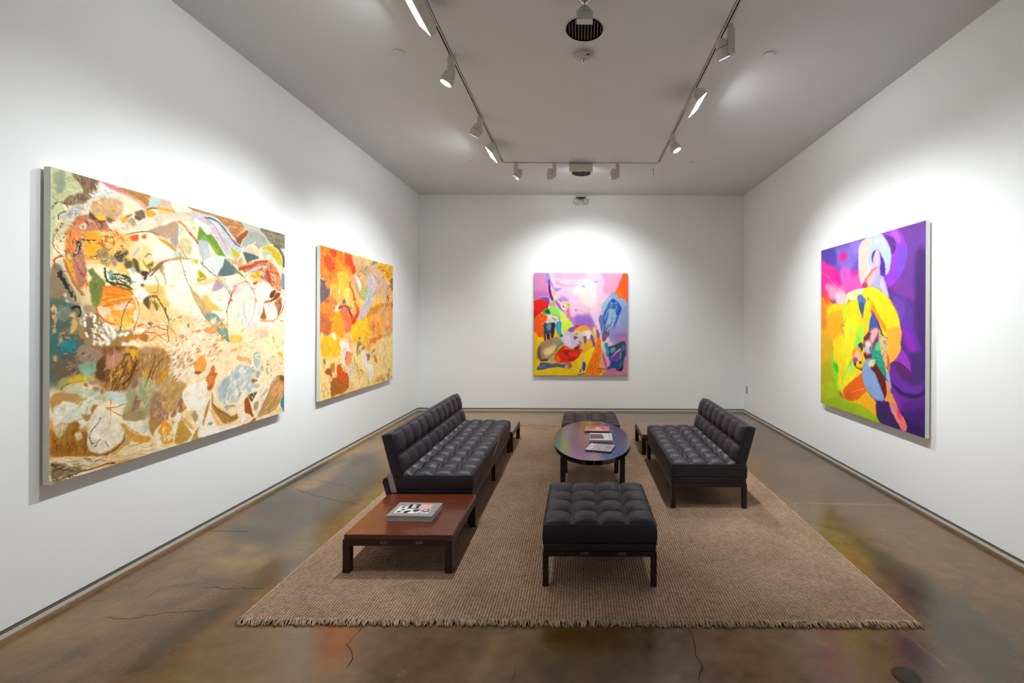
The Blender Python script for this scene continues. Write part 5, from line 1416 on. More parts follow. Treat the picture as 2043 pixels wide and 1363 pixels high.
m.bump(hgt, .9, .006); m.set(Roughness=.9); m.b.inputs['Specular IOR Level'].default_value = .15
M_rug = m.m
b = bmesh.new(); cx, cy = (RX0+RX1)/2, (RY0+RY1)/2
rnd = random.Random(4); nseg = 160; L = []; R_ = []; EZ = .0085
for i in range(nseg+1):
    y = RY0-cy+(RY1-RY0)*i/nseg
    L.append((RX0-cx+rnd.uniform(-.003, .003), y)); R_.append((RX1-cx+rnd.uniform(-.003, .003), y))
lo = [[b.verts.new((x, y, 0)) for x, y in S] for S in (L, R_)]; hi = [[b.verts.new((x+(.003 if k == 0 else -.003), y, .0095)) for x, y in S] for k, S in enumerate((L, R_))]
for i in range(nseg):
    b.faces.new((hi[0][i], hi[1][i], hi[1][i+1], hi[0][i+1])); b.faces.new((lo[0][i], hi[0][i], hi[0][i+1], lo[0][i+1])); b.faces.new((lo[1][i], lo[1][i+1], hi[1][i+1], hi[1][i]))
b.faces.new((lo[0][0], lo[1][0], hi[1][0], hi[0][0])); b.faces.new((lo[0][-1], hi[0][-1], hi[1][-1], lo[1][-1]))
obj('woven_field', b, M_rug, rug)
M_fringe = mat_plain('jute_fringe', lin('a48c76'), .9, 0, .35, 30, .1)
for yy, sgn in ((RY0-cy, -1), (RY1-cy, 1)):
    b = bmesh.new()
    for i in range(900):
        x = RX0-cx+(RX1-RX0)*(i+rnd.random())/900
        l = rnd.uniform(.018, .045)*(1 if sgn < 0 else .8); dx = rnd.uniform(-.02, .02)+.006
        z0 = rnd.uniform(.004, .013)
        tube(b, [(x, yy-sgn*.008, z0), (x+dx*.3, yy+sgn*l*.35, z0+rnd.uniform(.002, .007)), (x+dx*.7, yy+sgn*l*.75, z0*.7), (x+dx, yy+sgn*l, .003)], rnd.uniform(.0028, .0045), 4, taper=[1, 1, .8, .4])
    f = obj('fringe', b, M_fringe, rug, smooth=True); f['kind'] = 'stuff'
for s, X in ((-1, RX0-cx), (1, RX1-cx)):
    b = bmesh.new(); tube(b, [(X+rnd.uniform(-.002, .002), RY0-cy+(RY1-RY0)*i/120, .0065) for i in range(121)], .0062, 6)
    obj('bound_edge', b, M_fringe, rug, smooth=True)

# ------------------------------------------------------------------ upholstery
def tufted(lx, ly, T_, nx_, ny_, amp, seed, vrows=None, res=12, belly=.004):
    """closed cushion: local x in [-lx/2,lx/2], y likewise, underside z=0, seam height T_, pillows rise amp above it"""
    rn = random.Random(seed); NX, NY = nx_*res, ny_*res
    vb = vrows or [j/ny_ for j in range(ny_+1)]
    def f(t): return max(0., 1-abs(2*t-1)**2.6)
    seam = .18
    b = bmesh.new(); G = []
    jit = [[(rn.uniform(.85, 1.15), rn.uniform(-1, 1), rn.uniform(-1, 1)) for _ in range(ny_)] for _ in range(nx_)]
    for i in range(NX+1):
        row = []
        cu = min(i//res, nx_-1); tu = i/res-cu
        for j in range(NY+1):
            cv = min(j//res, ny_-1); tv = j/res-cv
            u = i/NX; vv_ = vb[cv]+(vb[cv+1]-vb[cv])*tv
            k, s1, s2 = jit[cu][cv]
            h = amp*k*(f(tu)**.5)*(f(tv)**.5)
            # diagonal pull folds near the buttons
            for bu, bv in ((0, 0), (0, 1), (1, 0), (1, 1)):
                du, dv = tu-bu, tv-bv; r = math.hypot(du, dv)
                if r < .55 and h > 0: h += amp*.07*math.sin(math.atan2(dv, du)*9+s1*3)*math.exp(-r*5)*min(1, r*6)*s2
            gx, gy = round(u*nx_), None
            e = 0
            iu, iv = round(i/res), round(j/res)
            if 0 < iu < nx_ and 0 < iv < ny_:
                r = math.hypot((i/res-iu), (j/res-iv)); e = -.014*math.exp(-(r*4.5)**2)
            x, y = (u-.5)*lx, (vv_-.5)*ly
            h += .0012*noise.noise(Vector((x*22+seed, y*22, 0)))
            row.append(b.verts.new((x, y, T_+h+e)))
        G.append(row)
    for i in range(NX):
        for j in range(NY): b.faces.new((G[i][j], G[i+1][j], G[i+1][j+1], G[i][j+1]))
    loop = [G[i][0] for i in range(NX)]+[G[NX][j] for j in range(NY)]+[G[i][NY] for i in range(NX, 0, -1)]+[G[0][j] for j in range(NY, 0, -1)]
    prev = loop; n = len(loop)
    for k in range(1, 6):
        t = k/5; ring = []
        for v_ in loop:
            x, y, z = v_.co; o_ = belly*math.sin(PI*t)+.002*noise.noise(Vector((x*6, y*6, t*3+seed)))*math.sin(PI*t)
            sx_ = (1 if x > 0 else -1) if abs(abs(x)-lx/2) < 1e-5 else 0; sy_ = (1 if y > 0 else -1) if abs(abs(y)-ly/2) < 1e-5 else 0
            ring.append(b.verts.new((x+sx_*o_, y+sy_*o_, T_*(1-t))))
        for i in range(n): b.faces.new((prev[i], ring[i], ring[(i+1) % n], prev[(i+1) % n]))
        prev = ring
    b.faces.new(prev[::-1])
    return b
def piping(lx, ly, z, r=.0035, c=.006):
    b = bmesh.new(); x, y = lx/2, ly/2; P_ = []
    for (a, d) in ((-x, -y), (x, -y), (x, y), (-x, y)):
        P_.append((a, d, z))
    out = []
    for i in range(4):
        p, q = Vector(P_[i]), Vector(P_[(i+1) % 4])
        for k in range(12):
            t = (k+.5)/12; out.append(p.lerp(q, t))
    return tube(b, [tuple(q) for q in out[:0]]+[tuple(q) for q in sum([[Vector(P_[i]).lerp(Vector(P_[(i+1) % 4]), t) for t in (.008, .2, .4, .6, .8, .992)] for i in range(4)], [])], r, 6, True)
def clip_frame(b, x, y, z, w_, h_, face='y', t=.0016, d=.0018):
    """thin rectangular metal inlay outline standing 1.5 mm proud; face 'y' looks to -y"""
    for (a0, a1, c0_, c1_) in ((-w_/2, w_/2, h_/2-t, h_/2), (-w_/2, w_/2, -h_/2, -h_/2+t), (-w_/2, -w_/2+t, -h_/2+t, h_/2-t), (w_/2-t, w_/2, -h_/2+t, h_/2-t)):
        box(b, x+a0, x+a1, y-d, y+.001, z+c0_, z+c1_)

def make_ottoman(label, loc, seed):
    W = .64; t = thing('ottoman', label, 'ottoman', loc, 0)
    h = W/2
    for sx_ in (-1, 1):
        for sy_ in (-1, 1):
            x0 = -h if sx_ < 0 else h-.032; y0 = -h if sy_ < 0 else h-.032
            obj('leg', bx(x0, x0+.032, y0, y0+.032, 0, .194), M_darkwood, t, bevel=.002)
    b = bmesh.new(); box(b, -h+.032, h-.032, -h+.002, -h+.026, .166, .194); box(b, -h+.032, h-.032, h-.026, h-.002, .166, .194)
    box(b, -h+.002, -h+.026, -h+.032, h-.032, .166, .194); box(b, h-.026, h-.002, -h+.032, h-.032, .166, .194)
    obj('seat_rail', b, M_darkwood, t, bevel=.0015)
    for dx in (-.085, .125):
        b = bmesh.new(); clip_frame(b, dx, -h+.002, .184, .038, .010); obj('metal_inlay', b, M_steel, t)
    obj('seat_base', bx(-h+.004, h-.004, -h+.004, h-.004, .194, .232), M_leather, t, bevel=.006, seg=3)
    c = obj('seat_cushion', tufted(W-.004, W-.004, .110, 4, 4, .034, seed, res=14), M_leather, t, (0, 0, .232), smooth=True)
    obj('piping', piping(W-.004, W-.004, .111), M_leather, c, smooth=True)
    obj('piping', piping(W-.002, W-.002, .002, .003), M_leather, c, smooth=True)
    return t
make_ottoman('black leather tufted ottoman nearest the camera on the rug', (.117, 2.87, .0105), 3)
make_ottoman('black leather tufted ottoman behind the oval table, near the back wall', (.124, 5.31, .0105), 8)

def make_sofa(label, loc, rz, Ln, n, near, seed, mid=False):
    """front faces local +x; near = -1/+1: which local y end carries the steel bracket (0 none)"""
    t = thing('sofa', label, 'sofa', loc, rz); D = .60; h = D/2; l = Ln/2
    ys = [-l, l-.034]+([-.017] if mid else [])
    for y0 in ys:
        for x0 in (-h, h-.034): obj('leg', bx(x0, x0+.034, y0, y0+.034, 0, .198), M_darkwood, t, bevel=.002)
    b = bmesh.new()
    for x0 in (-h+.002, h-.026):
        segs = sorted([(y0, y0+.034) for y0 in ys])
        for (a, c), (d, e) in zip(segs, segs[1:]): box(b, x0, x0+.024, c, d, .168, .198)
    for y0 in (-l+.002, l-.026): box(b, -h+.034, h-.034, y0, y0+.024, .168, .198)
    obj('seat_rail', b, M_darkwood, t, bevel=.0015)
    obj('seat_base', bx(-h+.004, h-.004, -l+.004, l-.004, .198, .236), M_leather, t, bevel=.006, seg=3)
    c = obj('seat_cushion', tufted(Ln-.006, D-.004, .112, n, 4, .032, seed), M_leather, t, (0, 0, .236), (0, 0, PI/2), smooth=True)
    obj('piping', piping(Ln-.006, D-.004, .113), M_leather, c, smooth=True)
    obj('piping', piping(Ln-.004, D-.002, .002, .003), M_leather, c, smooth=True)
    # backrest: tilted slab standing on the rear of the seat
    tilt = math.radians(15); BH = .325
    bk = obj('backrest', tufted(Ln-.01, BH, .075, n, 2, .036, seed+5, vrows=[0, .47, 1]), M_leather, t, smooth=True)
    # local z of the slab -> front (+x, slightly up); local y -> up the back; local x -> along -y
    zx = Vector((math.cos(tilt), 0, math.sin(tilt))); yy_ = Vector((-math.sin(tilt), 0, math.cos(tilt))); xx = yy_.cross(zx)
    Rm = Matrix((xx, yy_, zx)).transposed().to_4x4()
    base = Vector((-.215, 0, .345))
    bk.matrix_local = Matrix.Translation(base-zx*.075+yy_*(BH/2)) @ Rm
    obj('piping', piping(Ln-.01, BH, .076), M_leather, bk, smooth=True)
    # rear roll carrying the back
    if near:
        b = bmesh.new(); extrude_poly(b, [(-h+.0, .20), (-h-.035, .20), (-h-.065, .30), (-h-.055, .325), (-h-.035, .335), (-h-.01, .325), (-h-.002, .28)], 'y', -l+.004, l-.004)
        obj('rear_bolster', b, M_leather, t, bevel=.006, seg=3)
        y0 = near*l; b = bmesh.new()
        extrude_poly(b, [(-h+.006, .226), (-h+.048, .226), (-h+.012, .365), (-h-.026, .365)], 'y', y0-.004 if near < 0 else y0, y0 if near < 0 else y0+.004)
        obj('steel_bracket', b, M_steel, t)
        b = bmesh.new()   # welt that has come loose along the front edge
        tube(b, [(h+.004, .16, .346), (h+.008, .10, .338), (h+.010, .03, .318), (h+.010, -.06, .292), (h+.008, -.16, .270), (h+.005, -.26, .256), (h+.003, -.33, .250)], .0028, 6)
        obj('loose_welt', b, mat_plain('worn_welt', lin('6a5a58'), .6), t, smooth=True)
    return t
make_sofa('long black leather tufted daybed with backrest along the left side of the rug', (-1.08, 4.24, .0105), 0, 1.82, 11, -1, 11, True)
make_sofa('shorter black leather tufted daybed with backrest on the right side of the rug', (1.035, 4.275, .0105), PI, 1.31, 8, 0, 21)

def make_side_table(label, loc, W, D):
    t = thing('side_table', label, 'table', loc); h, d = W/2, D/2
    for sx_ in (-1, 1):
        for sy_ in (-1, 1):
            x0 = -h if sx_ < 0 else h-.044; y0 = -d if sy_ < 0 else d-.044
            obj('leg', bx(x0, x0+.044, y0, y0+.044, 0, .196), M_darkwood, t, bevel=.003)
    b = bmesh.new(); box(b, -h+.044, h-.044, -d+.003, -d+.027, .158, .196); box(b, -h+.044, h-.044, d-.027, d-.003, .158, .196)
    box(b, -h+.003, -h+.027, -d+.044, d-.044, .158, .196); box(b, h-.027, h-.003, -d+.044, d-.044, .158, .196)
    obj('apron', b, M_darkwood, t, bevel=.0015)
    obj('tabletop', bx(-h+.006, h-.006, -d+.006, d-.006, .196, .224), M_redwood, t, bevel=.002)
    for dx in (-.082, .128):
        b = bmesh.new(); clip_frame(b, dx, -d+.003, .178, .038, .011); obj('metal_inlay', b, M_steel, t)
    return t
make_side_table('low square rosewood side table at the near end, carrying the grey book', (-1.068, 2.995, .0105), .645, .64)
make_side_table('low square rosewood side table beyond the far end of the left daybed', (-1.077, 5.47, .0105), .645, .62)
make_side_table('low square rosewood side table beyond the far end of the right daybed', (1.017, 5.375, .0105), .645, .63)

# ------------------------------------------------------------------ oval table
TX, TY, TW, TL = .113, 4.163, .69, 1.37
t = thing('oval_table', 'glossy black oval coffee table with a centre seam, holding three books', 'table', (TX, TY, .0105))
def half(sgn):
    b = bmesh.new(); n = 40; g = .0022; pts = []
    for i in range(n+1):
        a = -PI/2+PI*i/n; pts.append((max(g, TW/2*abs(math.cos(a))**.92), TL/2*math.sin(a)))
    pts = [(x*sgn, y) for x, y in pts]
    if sgn < 0: pts = pts[::-1]
    return extrude_poly(b, pts, 'z', .384, .420)
for s in (1, -1): obj('tabletop_half', half(s), M_ebony, t, bevel=.002)
o = obj('centre_seam_strip', bx(-.0021, .0021, -TL/2+.004, TL/2-.004, .386, .4198), mat_plain('pale_seam', lin('c8a8b0'), .4), t); o['label'] = 'thin pale strip in the seam of the top'
b = bmesh.new(); n = 48
inner = [(.40*TW*math.cos(2*PI*i/n), .40*TL*math.sin(2*PI*i/n)) for i in range(n)]
extrude_poly(b, inner, 'z', .372, .384); obj('under_frame', b, M_ebonyleg, t)
for x0 in (-.272, .230):
    for y0 in (-.333, .290): obj('leg', bx(x0, x0+.042, y0, y0+.042, 0, .384), M_ebonyleg, t, bevel=.002)

# ------------------------------------------------------------------ books
def book(name, label, corners, ztop, th, spec, cov, pages, wspec=None, group=None):
    """corners TL,TR,BR,BL on the plane of the cover (world xy); the printed front is painted on a fine grid"""
    cx_ = sum(c[0] for c in corners)/4; cy_ = sum(c[1] for c in corners)/4
    tl, tr, br, bl = [Vector(c) for c in corners]
    ux = (tr-tl+br-bl)/2; wv = ux.length; ang = math.atan2(ux.y, ux.x)
    vy = (tl-bl+tr-br)/2; hv = abs(vy.dot(Vector((-math.sin(ang), math.cos(ang)))))
    t = thing(name, label, 'book', (cx_, cy_, ztop-th), ang, group)
    k = .0025
    obj('cover', bx(-wv/2, wv/2, -hv/2, hv/2, 0, k), cov, t)
    obj('page_block', bx(-wv/2+.003, wv/2-.003, -hv/2+.004, hv/2-.004, k, th-k), pages, t)
    A = paint(spec, wv*1000, hv*1000, 2); ny, nx = A.shape[:2]
    obj('cover', bx(-wv/2, wv/2, -hv/2, hv/2, th-k, th-.0004), cov, t)
    def place(a, b_): return np.stack([-wv/2+a*wv/(nx-1), hv/2-b_*hv/(ny-1), np.full(len(a), th)], 1)
    obj('printed_front', painted_mesh(name+'_print', A, place), mat_attr(name+'_print', .35, .02), t)
    return t
M_pages = mat_plain('book_pages', lin('b8b4b0'), .7, 0, .1, 90); M_greyboard = mat_plain('grey_cloth_cover', lin('8c8a88'), .7, 0, .08, 120)
M_blackboard = mat_plain('black_cover', lin('17141a'), .5); M_whiteboard = mat_plain('white_cover', lin('c8c4c0'), .4)
book('photo_book', 'thick grey book with black and white photographs lying on the near side table',
     [(-1.212, 3.070), (-.920, 3.060), (-.918, 2.850), (-1.208, 2.858)], .234+.036, .036,
     '''P 8f8c89 0 -5,-5 400,-5 400,300 -5,300
P d8d4d0 0 30,60 88,60 88,166 30,166
P 1c181c 0 88,26 158,26 158,98 88,98
P d0cccc 0 88,98 250,98 250,168 88,168
P dca4a4 0 158,26 238,26 238,104 158,104
D 1 24 12 4 90 20 c88488,e8b8b4,b87478 166,34 232,34 232,98 166,98
F c8c4c4 2 100,34 124,30 134,46 120,58 104,52
F e4e0e0 2 108,66 130,60 140,76 126,90 110,86
F 6c686c 3 134,40 150,36 152,60 138,62
F 1c1818 2 56,66 66,70 60,86 48,92 46,84
F 242020 2 44,140 62,136 66,150 52,158 44,154
F 4c4848 2 58,110 74,104 80,118 66,128
F 201c20 2 92,140 120,130 128,160 92,166
F 383438 3 142,112 172,106 178,128 158,146 142,136
F f0ecec 2 118,150 146,146 150,164 116,166
D 2 26 16 5 40 60 3c383c,a8a4a8,201c20,e4e0e0 184,110 244,110 246,164 184,166
F 484448 3 200,110 236,106 244,134 222,150 204,136
F d8d4d4 2 208,116 228,114 230,128 212,132''', M_greyboard, M_pages)
book('art_magazine', 'book with an orange and pink painted cover, farthest of three on the oval table',
     [(.058, 4.56), (.303, 4.553), (.277, 4.360), (.052, 4.372)], .430+.013, .013,
     '''P e08870 0 -5,-5 300,-5 300,300 -5,300
F e8a050 8 0,20 90,10 110,190 0,200
F d86048 6 10,30 60,20 50,110 10,120
F a050a0 6 50,40 80,10 110,40 100,100 60,110
F e8d8c0 8 100,60 150,50 160,120 110,120
F 6c5c74 6 150,50 190,40 200,90 160,110
F e8c060 8 60,140 130,120 160,170 80,180
F e8707c 6 180,10 240,10 240,180 190,160
D 3 40 30 8 20 60 e86040,f0c080,a06090,e8e0d0,786878 10,20 230,20 230,170 10,170''', M_blackboard, M_pages)
book('exhibition_catalogue', 'white book with a brown photograph on its cover, middle of three on the oval table',
     [(.089, 4.272), (.293, 4.270), (.301, 4.010), (.097, 4.025)], .430+.016, .016,
     '''P dcdad6 0 -5,-5 300,-5 300,300 -5,300
P 5c3c40 0 2,40 110,40 118,90 122,120 132,150 128,200 4,215
D 4 30 40 5 0 12 8c6468,4c2c30,a88084 10,50 110,50 120,200 10,205
S 8c9484 8 176,40 178,100
S 8c9484 8 180,120 182,190
S b0b4ac 3 140,120 165,118
S b0b4ac 3 140,140 160,142''', M_whiteboard, M_pages)
book('paperback_book', 'thin grey and white patterned book, nearest of three on the oval table',
     [(.103, 3.935), (.312, 3.880), (.248, 3.690), (.046, 3.745)], .430+.010, .010,
     '''P b8b4bc 0 -5,-5 300,-5 300,300 -5,300
P dcd4d8 0 0,0 40,0 50,200 0,200
D 5 90 26 9 30 80 4c4450,8c8490,e4e0e8,6c6470,a098a4 44,10 210,10 210,190 50,190
F b86060 4 150,60 190,50 196,110 160,120
D 6 14 18 6 60 60 e4e0e0,a03c40 150,60 196,50 196,116 156,120''', M_blackboard, M_pages)

# ------------------------------------------------------------------ track lighting
TRX = 1.028; TRY = 6.02
def track(name, label, p0, p1):
    """surface track recessed flush in the ceiling: dark shadow line, two white rails, copper slot"""
    d = (Vector(p1)-Vector(p0)); Ln = d.length; ang = math.atan2(d.y, d.x)
    t = thing(name, label, 'lighting track', (*p0, ZC), ang, 'lighting tracks on the ceiling')
    obj('reveal_strip', bx(0, Ln, -.0180, .0180, -.0008, 0), M_darkslot, t)
    for s in (-1, 1):
        y0, y1 = sorted((s*.0055, s*.0150)); obj('rail', bx(0, Ln, y0, y1, -.007, -.0008), M_white, t)
    obj('power_slot', bx(0, Ln, -.0055, .0055, -.0014, -.0008), M_darkslot, t)
    return t
track('lighting_track', 'white ceiling track with dark slot running along the left wall', (-TRX, YF+.4), (-TRX, TRY-.03))
track('lighting_track', 'white ceiling track with dark slot running along the right wall', (TRX, YF+.4), (TRX, TRY-.03))
track('lighting_track', 'white ceiling track crossing the room in front of the back wall', (-TRX+.02, TRY), (TRX-.02, TRY))
for s, side in ((-1, 'left'), (1, 'right')):
    o = obj('track_corner', bx(-.017, .017, -.032, .017, -.006, 0), M_white, None, (s*TRX, TRY, ZC)); tag(o, 'small white corner connector where the %s ceiling track meets the back track' % side, 'track connector')

HEAD = [(.012, 0), (.026, .004), (.030, .012), (.040, .040), (.044, .055), (.044, .058), (.041, .059), (.041, .063), (.045, .064), (.050, .080), (.052, .125), (.052, .132), (.047, .132), (.045, .124)]
def aim(o, d, roll=0):
    o.rotation_mode = 'QUATERNION'; o.rotation_quaternion = Vector(d).to_track_quat('Z', 'Y')
def spot(label, x, y, target, side, power=1.0, zh=3.44, cone=94, group='track spotlights'):
    """gear box hanging from the track with a round head on its side; side = unit (dx,dy) from box to head"""
    t = thing('track_spotlight', label, 'spotlight', (x, y, ZC), 0, group)
    obj('track_adapter', bx(-.012, .012, -.03, .03, -.022, -.0015), M_white, t, bevel=.002)
    obj('gear_box', bx(-.026, .026, -.020, .020, -.20, -.022), M_white, t, bevel=.003)
    hp = Vector((side[0]*.058, side[1]*.058, zh-ZC))
    b = bmesh.new(); tube(b, [(side[0]*.02, side[1]*.02, zh-ZC), tuple(hp)], .010, 10); obj('swivel_arm', b, M_white, t, smooth=True)
    d = (Vector(target)-(Vector((x, y, ZC))+hp)).normalized()
    hd = obj('lamp_head', lathe(HEAD, 36), M_white, t, tuple(hp-d*.075)); aim(hd, d); 
    for p in hd.data.polygons: p.use_smooth = True
    md = hd.modifiers.new('edges', 'EDGE_SPLIT'); md.split_angle = math.radians(40)
    b = bmesh.new()
    for i in range(22):
        a = 2*PI*i/22; M4 = Matrix.Translation((.0412*math.cos(a), .0412*math.sin(a), .061)) @ Matrix.Rotation(a, 4, 'Z')
        q = box(b, -.0008, .0008, -.003, .003, -.0016, .0016)
        for v_ in q: v_.co = M4 @ v_.co
    obj('vent_ring', b, M_black, hd)
    b = lathe([(.0455, .122), (.040, .124), (.020, .1255)], 32); obj('lens', b, M_lens, hd, smooth=True)
    L = bpy.data.lights.new('spot_beam', 'SPOT'); L.energy = SPOT_W*power; L.spot_size = math.radians(cone); L.spot_blend = 1.0; L.shadow_soft_size = .045; L.color = LAMP_COL
    lo_ = bpy.data.objects.new('spot_beam', L); C.objects.link(lo_); lo_.parent = t; lo_.location = hp+d*.075
    lo_.rotation_mode = 'QUATERNION'; lo_.rotation_quaternion = (-d).to_track_quat('Z', 'Y')
    return t
def flood(label, x, y, out, power=1.0, Ln=.34, tilt=42, drop=.115, group='wall washers on the tracks'):
    """trough wall washer; out = direction (dx,dy) of its wall; long side at right angles to it"""
    t = thing('wall_washer', label, 'wall washer', (x, y, ZC), math.atan2(out[1], out[0]), group)
    # local +x points to the wall, y along the trough
    obj('track_adapter', bx(-.016, .016, -.05, .05, -.024, -.0015), M_white, t, bevel=.002)
    b = bmesh.new(); tube(b, [(0, 0, -.02), (0, 0, -drop+.05)], .013, 12); obj('stem', b, M_white, t, smooth=True)
    hd = bpy.data.objects.new('trough', None)
    a = math.radians(tilt); l = Ln/2
    # section in housing frame: aperture faces +u; v is up
    sec = []
    for i in range(9):
        q = PI/2+PI*i/8; sec.append((.012+.062*math.cos(q), .058*math.sin(q)))
    inner = [(.012+.056*math.cos(PI/2+PI*i/8), .052*math.sin(PI/2+PI*i/8)) for i in range(9)]
    front_o = [(.040, .058)]; front_o2 = [(.030, -.058)]
    outer = front_o+sec+front_o2; inn = [(.040, .052)]+inner+[(.030, -.052)]
    ring = outer+inn[::-1]
    b = bmesh.new()
    A_ = [b.verts.new((p[0], -l, p[1])) for p in ring]; B_ = [b.verts.new((p[0], l, p[1])) for p in ring]; n = len(ring)
    for i in range(n): b.faces.new((A_[i], A_[(i+1) % n], B_[(i+1) % n], B_[i]))
    m_ = len(outer)
    for i in range(m_-1):
        b.faces.new((A_[i], A_[i+1], A_[n-2-i], A_[n-1-i])); b.faces.new((B_[i+1], B_[i], B_[n-1-i], B_[n-2-i]))
    R4 = Matrix.Rotation(a, 4, 'Y'); off = Matrix.Translation((.0, 0, -drop)) @ R4
    for s in (-1, 1):   # end cheeks
        e = [b.verts.new((p[0], s*(l+.004), p[1])) for p in outer]; e2 = [b.verts.new((p[0], s*l, p[1])) for p in outer]
        b.faces.new(e); b.faces.new(e2[::-1])
        for i in range(m_): b.faces.new((e[i], e[(i+1) % m_], e2[(i+1) % m_], e2[i]))
    h_ = obj('housing', b, M_white, t); h_.matrix_local = off
    e = obj('lamp_glass', bx(.000, .004, -l+.02, l-.02, -.034, .034), M_lens, t); e.matrix_local = off
    L = bpy.data.lights.new('wash_beam', 'AREA'); L.shape = 'RECTANGLE'; L.size = Ln-.05; L.size_y = .05; L.energy = FLOOD_W*power; L.color = LAMP_COL
    lo_ = bpy.data.objects.new('wash_beam', L); C.objects.link(lo_); lo_.parent = t
    lo_.matrix_local = off @ Matrix.Translation((.008, 0, 0)) @ Matrix.Rotation(-PI/2, 4, 'Y') @ Matrix.Rotation(PI/2, 4, 'Z')
    return t
flood('large white wall washer at the top edge, nearest on the left track', -TRX, 2.90, (-1, 0), .95)
spot('white track spotlight with glowing lens just beyond the nearest left wall washer', -TRX, 3.60, (XL, 3.40, -.2), (-.5, .6), 1.15, cone=104)
spot('white track spotlight on the left track above the viewpoint, aimed at the large canvas', -TRX, 2.2, (XL, 2.75, -.1), (-.5, .6), .5, cone=104)
spot('white track spotlight on the right track above the viewpoint', TRX, 2.1, (XR, 3.4, .45), (.5, .6), .45)
for s in (-1, 1):  # unseen spotlights added behind the camera so their bounce brightens the room
    for yy, wh in ((.4, 'just behind'), (-1.4, 'well behind'), (-3.0, 'far behind')):
        spot('unseen fill spotlight added on the %s track %s the viewpoint' % ('left' if s < 0 else 'right', wh), s*TRX, yy, (s*2.7, yy-.1, .7), (s*.5, .6), .16 if yy > 0 else .8, cone=84)
spot('white track spotlight on the left track facing away, its back vents showing', -TRX, 4.64, (XL, 5.50, 0), (-.8, .2), .85, cone=104)
flood('small white wall washer at the far end of the left track', -TRX, 5.38, (-1, 0), .8)
spot('white spotlight with glowing lens at the left end of the back track', -.855, TRY, (XL, 5.6, .6), (.5, .3), .4)
spot('white spotlight on the back track, left of the centre wall washer', -.345, TRY, (-.10, YB, 1.0), (-1, .2), .5, cone=110)
flood('white wall washer in the middle of the back track', .005, TRY, (0, 1), .55, .30, 42, .060)
spot('white spotlight on the back track, right of the centre wall washer', .49, TRY, (.15, YB, 1.0), (-1, .2), .5, cone=110)
spot('white spotlight with tall gear box nearest on the right track', TRX+.03, 3.22, (XR, 4.35, -.1), (-.8, .5), 1.0, cone=104)
flood('white wall washer in the middle of the right track', TRX, 4.12, (1, 0), 1.0)
spot('white track spotlight with bright lens near the far end of the right track', TRX, 5.08, (XR, 4.25, -.1), (.3, -.5), .75, cone=104)
for s in (-1, 1):   # unseen washers added to the tracks behind the camera, lifting the ambient light
    flood('unseen fill washer added on the %s track behind the viewpoint' % ('left' if s < 0 else 'right'), s*TRX, -.6, (s, 0), AMB_W/40)

# ------------------------------------------------------------------ ceiling fittings
def disc(name, label, cat, x, y, r, th, mat, group=None):
    o = obj(name, lathe([(r, -th), (r*1.0, 0)], 40), mat, None, (x, y, ZC)); return tag(o, label, cat, group)
for x, y, lab in ((-1.426, 3.55, 'round white sprinkler cover on the ceiling left of the left track, nearer one'), (1.467, 3.56, 'round white sprinkler cover on the ceiling right of the right track, nearer one'),
                  (-1.455, 5.99, 'small round white sprinkler cover on the ceiling by the far left track corner'), (1.469, 6.02, 'small round white sprinkler cover on the ceiling by the far right track corner')):
    t = thing('sprinkler_cover', lab, 'sprinkler cover', (x, y, ZC), 0, 'sprinkler covers')
    obj('gap_ring', lathe([(.036, -.004), (.036, 0)], 32), M_darkslot, t)
    obj('cover_plate', lathe([(.040, -.008), (.042, -.006), (.042, -.004)], 40), M_ceil, t)
def vent(x, y, label):
    t = thing('ceiling_vent', label, 'vent', (x, y, ZC), 0, 'round slotted ceiling vents'); r = .128
    obj('duct_backing', lathe([(r, -.002), (r, 0)], 48), M_void, t)
    b = bmesh.new(); n = 48
    for i in range(n):
        a0, a1 = 2*PI*i/n, 2*PI*(i+1)/n
        q = [b.verts.new((rr*math.cos(a), rr*math.sin(a), z)) for a in (a0, a1) for rr, z in ((r, -.002), (r+.004, -.002), (r+.004, -.007), (r, -.007))]
        for k in range(4): b.faces.new((q[k], q[(k+1) % 4], q[4+(k+1) % 4], q[4+k]))
    obj('rim', b, M_void, t)
    for i in range(11):
        xx = (i-5)*.0225+.004; hw = math.sqrt(max(0, (r-.006)**2-xx*xx))
        obj('slat', bx(xx-.0011, xx+.0011, -hw, hw, -.0035, -.002), M_cover, t)
vent(.023, 3.262, 'round black slotted air vent in the ceiling behind the hanging clear beacon')
vent(.010, 6.43, 'round slotted air vent in the ceiling beyond the centre wall washer')
t = thing('hanging_beacon', 'clear plastic box fitting hanging from a chrome stem in front of the near vent', 'ceiling fitting', (.022, 2.965, ZC))
obj('canopy', lathe([(.0, -.016), (.020, -.014), (.036, -.006), (.038, 0)][1:], 32), M_chrome, t, smooth=True)
b = bmesh.new(); tube(b, [(0, 0, -.01), (0, 0, -.05)], .006, 12); obj('stem', b, M_chrome, t, smooth=True)
obj('dome_cap', lathe([(.008, -.045), (.030, -.055), (.044, -.072), (.050, -.085)], 32), M_steel, t, smooth=True)
obj('ribbed_box', bx(-.053, .053, -.028, .028, -.143, -.085), M_clear, t, bevel=.003)
b = bmesh.new()
for i in range(14): box(b, -.053+i*.0079, -.050+i*.0079, -.0295, -.028, -.141, -.087)
obj('rib', b, M_cover, t)
b = bmesh.new(); box(b, -.018, .018, -.012, .012, -.125, -.090); obj('inner_lamp', b, M_steel, t)
t = thing('smoke_detector', 'round white smoke detector with a small shiny nub on the ceiling', 'smoke detector', (.021, 3.56, ZC))
obj('base_plate', lathe([(.078, -.012), (.080, 0)], 40), M_cover, t)
obj('body', lathe([(.030, -.046), (.052, -.040), (.066, -.026), (.070, -.012)], 40), M_cover, t, smooth=True)
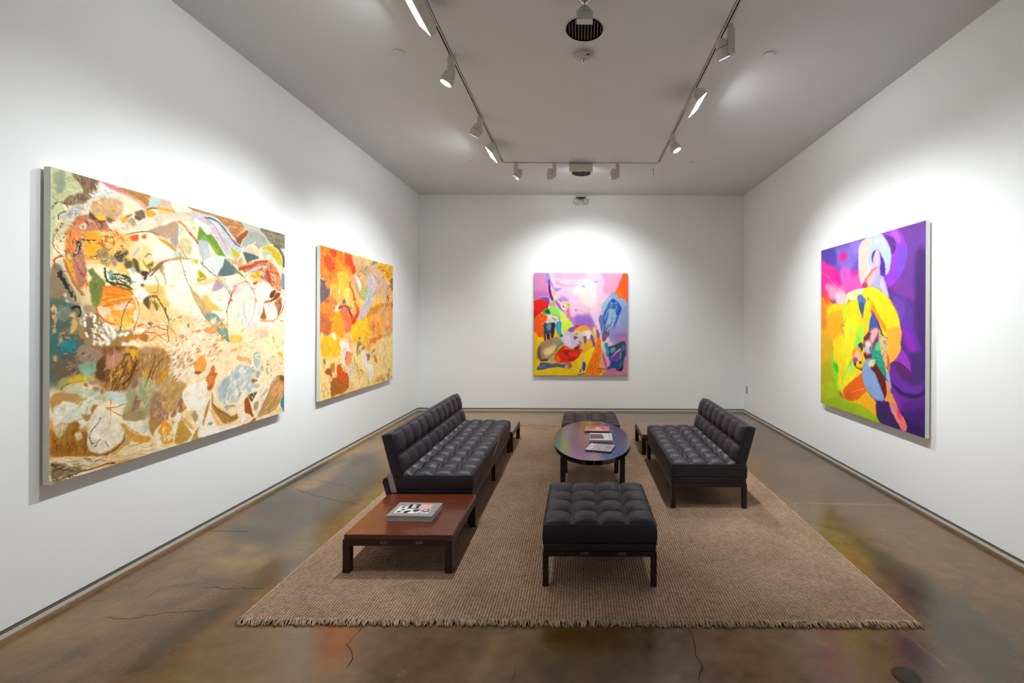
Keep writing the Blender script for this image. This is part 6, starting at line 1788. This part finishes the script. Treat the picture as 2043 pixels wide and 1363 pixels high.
obj('sensor_nub', lathe([(.006, -.066), (.015, -.060), (.019, -.052), (.017, -.046)], 24), M_chrome, t, smooth=True)
obj('test_mark', bx(.018, .044, -.052, -.046, -.040, -.030), M_black, t); obj('status_light', lathe([(.004, -.040), (.004, -.034)], 12), mat_plain('red_lens', lin('8a2a20'), .3), t, (-.044, -.03, 0))
t = thing('emergency_light', 'small white twin-headed emergency light at the top of the back wall', 'emergency light', (.008, YB, ZC-.035))
obj('mounting_box', bx(-.085, .085, -.075, -.001, -.02, .034), M_cover, t, bevel=.006)
b = bmesh.new(); extrude_poly(b, [(-.09, -.02), (.09, -.02), (.03, -.045), (-.03, -.045)], 'y', -.078, -.070); obj('lower_shroud', b, M_darkslot, t)
for s in (-1, 1):
    hd = obj('lamp_head', lathe([(.020, 0), (.040, .015), (.050, .045), (.050, .055)], 28), M_cover, t, (s*.060, -.050, -.055)); aim(hd, (s*.4, -.65, -.9))
    obj('clear_lens', lathe([(.048, .0555), (.030, .066), (.010, .070)], 28), M_clear, hd, smooth=True)
t = thing('ceiling_hook', 'thin hanging pin below the ceiling by the far right track corner', 'hook', (1.0, 6.255, ZC))
b = bmesh.new(); tube(b, [(0, 0, 0), (0, 0, -.105)], .0022, 6); obj('pin', b, M_black, t); b = bmesh.new(); tube(b, [(-.012, 0, -.006), (.012, 0, -.006)], .003, 6); obj('crossbar', b, M_black, t)

# ------------------------------------------------------------------ wall outlet, floor box
t = thing('wall_outlet', 'small white outlet plate low on the right wall near the back corner', 'outlet', (XR, 7.40, .385))
obj('cover_plate', bx(-.006, 0, -.040, .040, -.06, .06), mat_plain('outlet_plastic', lin('a8a49c'), .5), t, bevel=.002)
for z in (-.022, .022): obj('socket', bx(-.008, -.006, -.016, .016, z-.014, z+.014), M_white, t)
t = thing('floor_box', 'round dark bronze floor box cover in the concrete at bottom right', 'floor box', (1.388, 1.925, 0))
obj('cover_ring', lathe([(.054, 0), (.053, .003), (.047, .0035)], 48), M_bronze, t)
obj('lid', lathe([(.045, .0036), (.044, .005)], 48), M_bronze, t)
obj('lid_slot', bx(-.022, .022, -.003, .003, .0048, .0056), M_black, t)
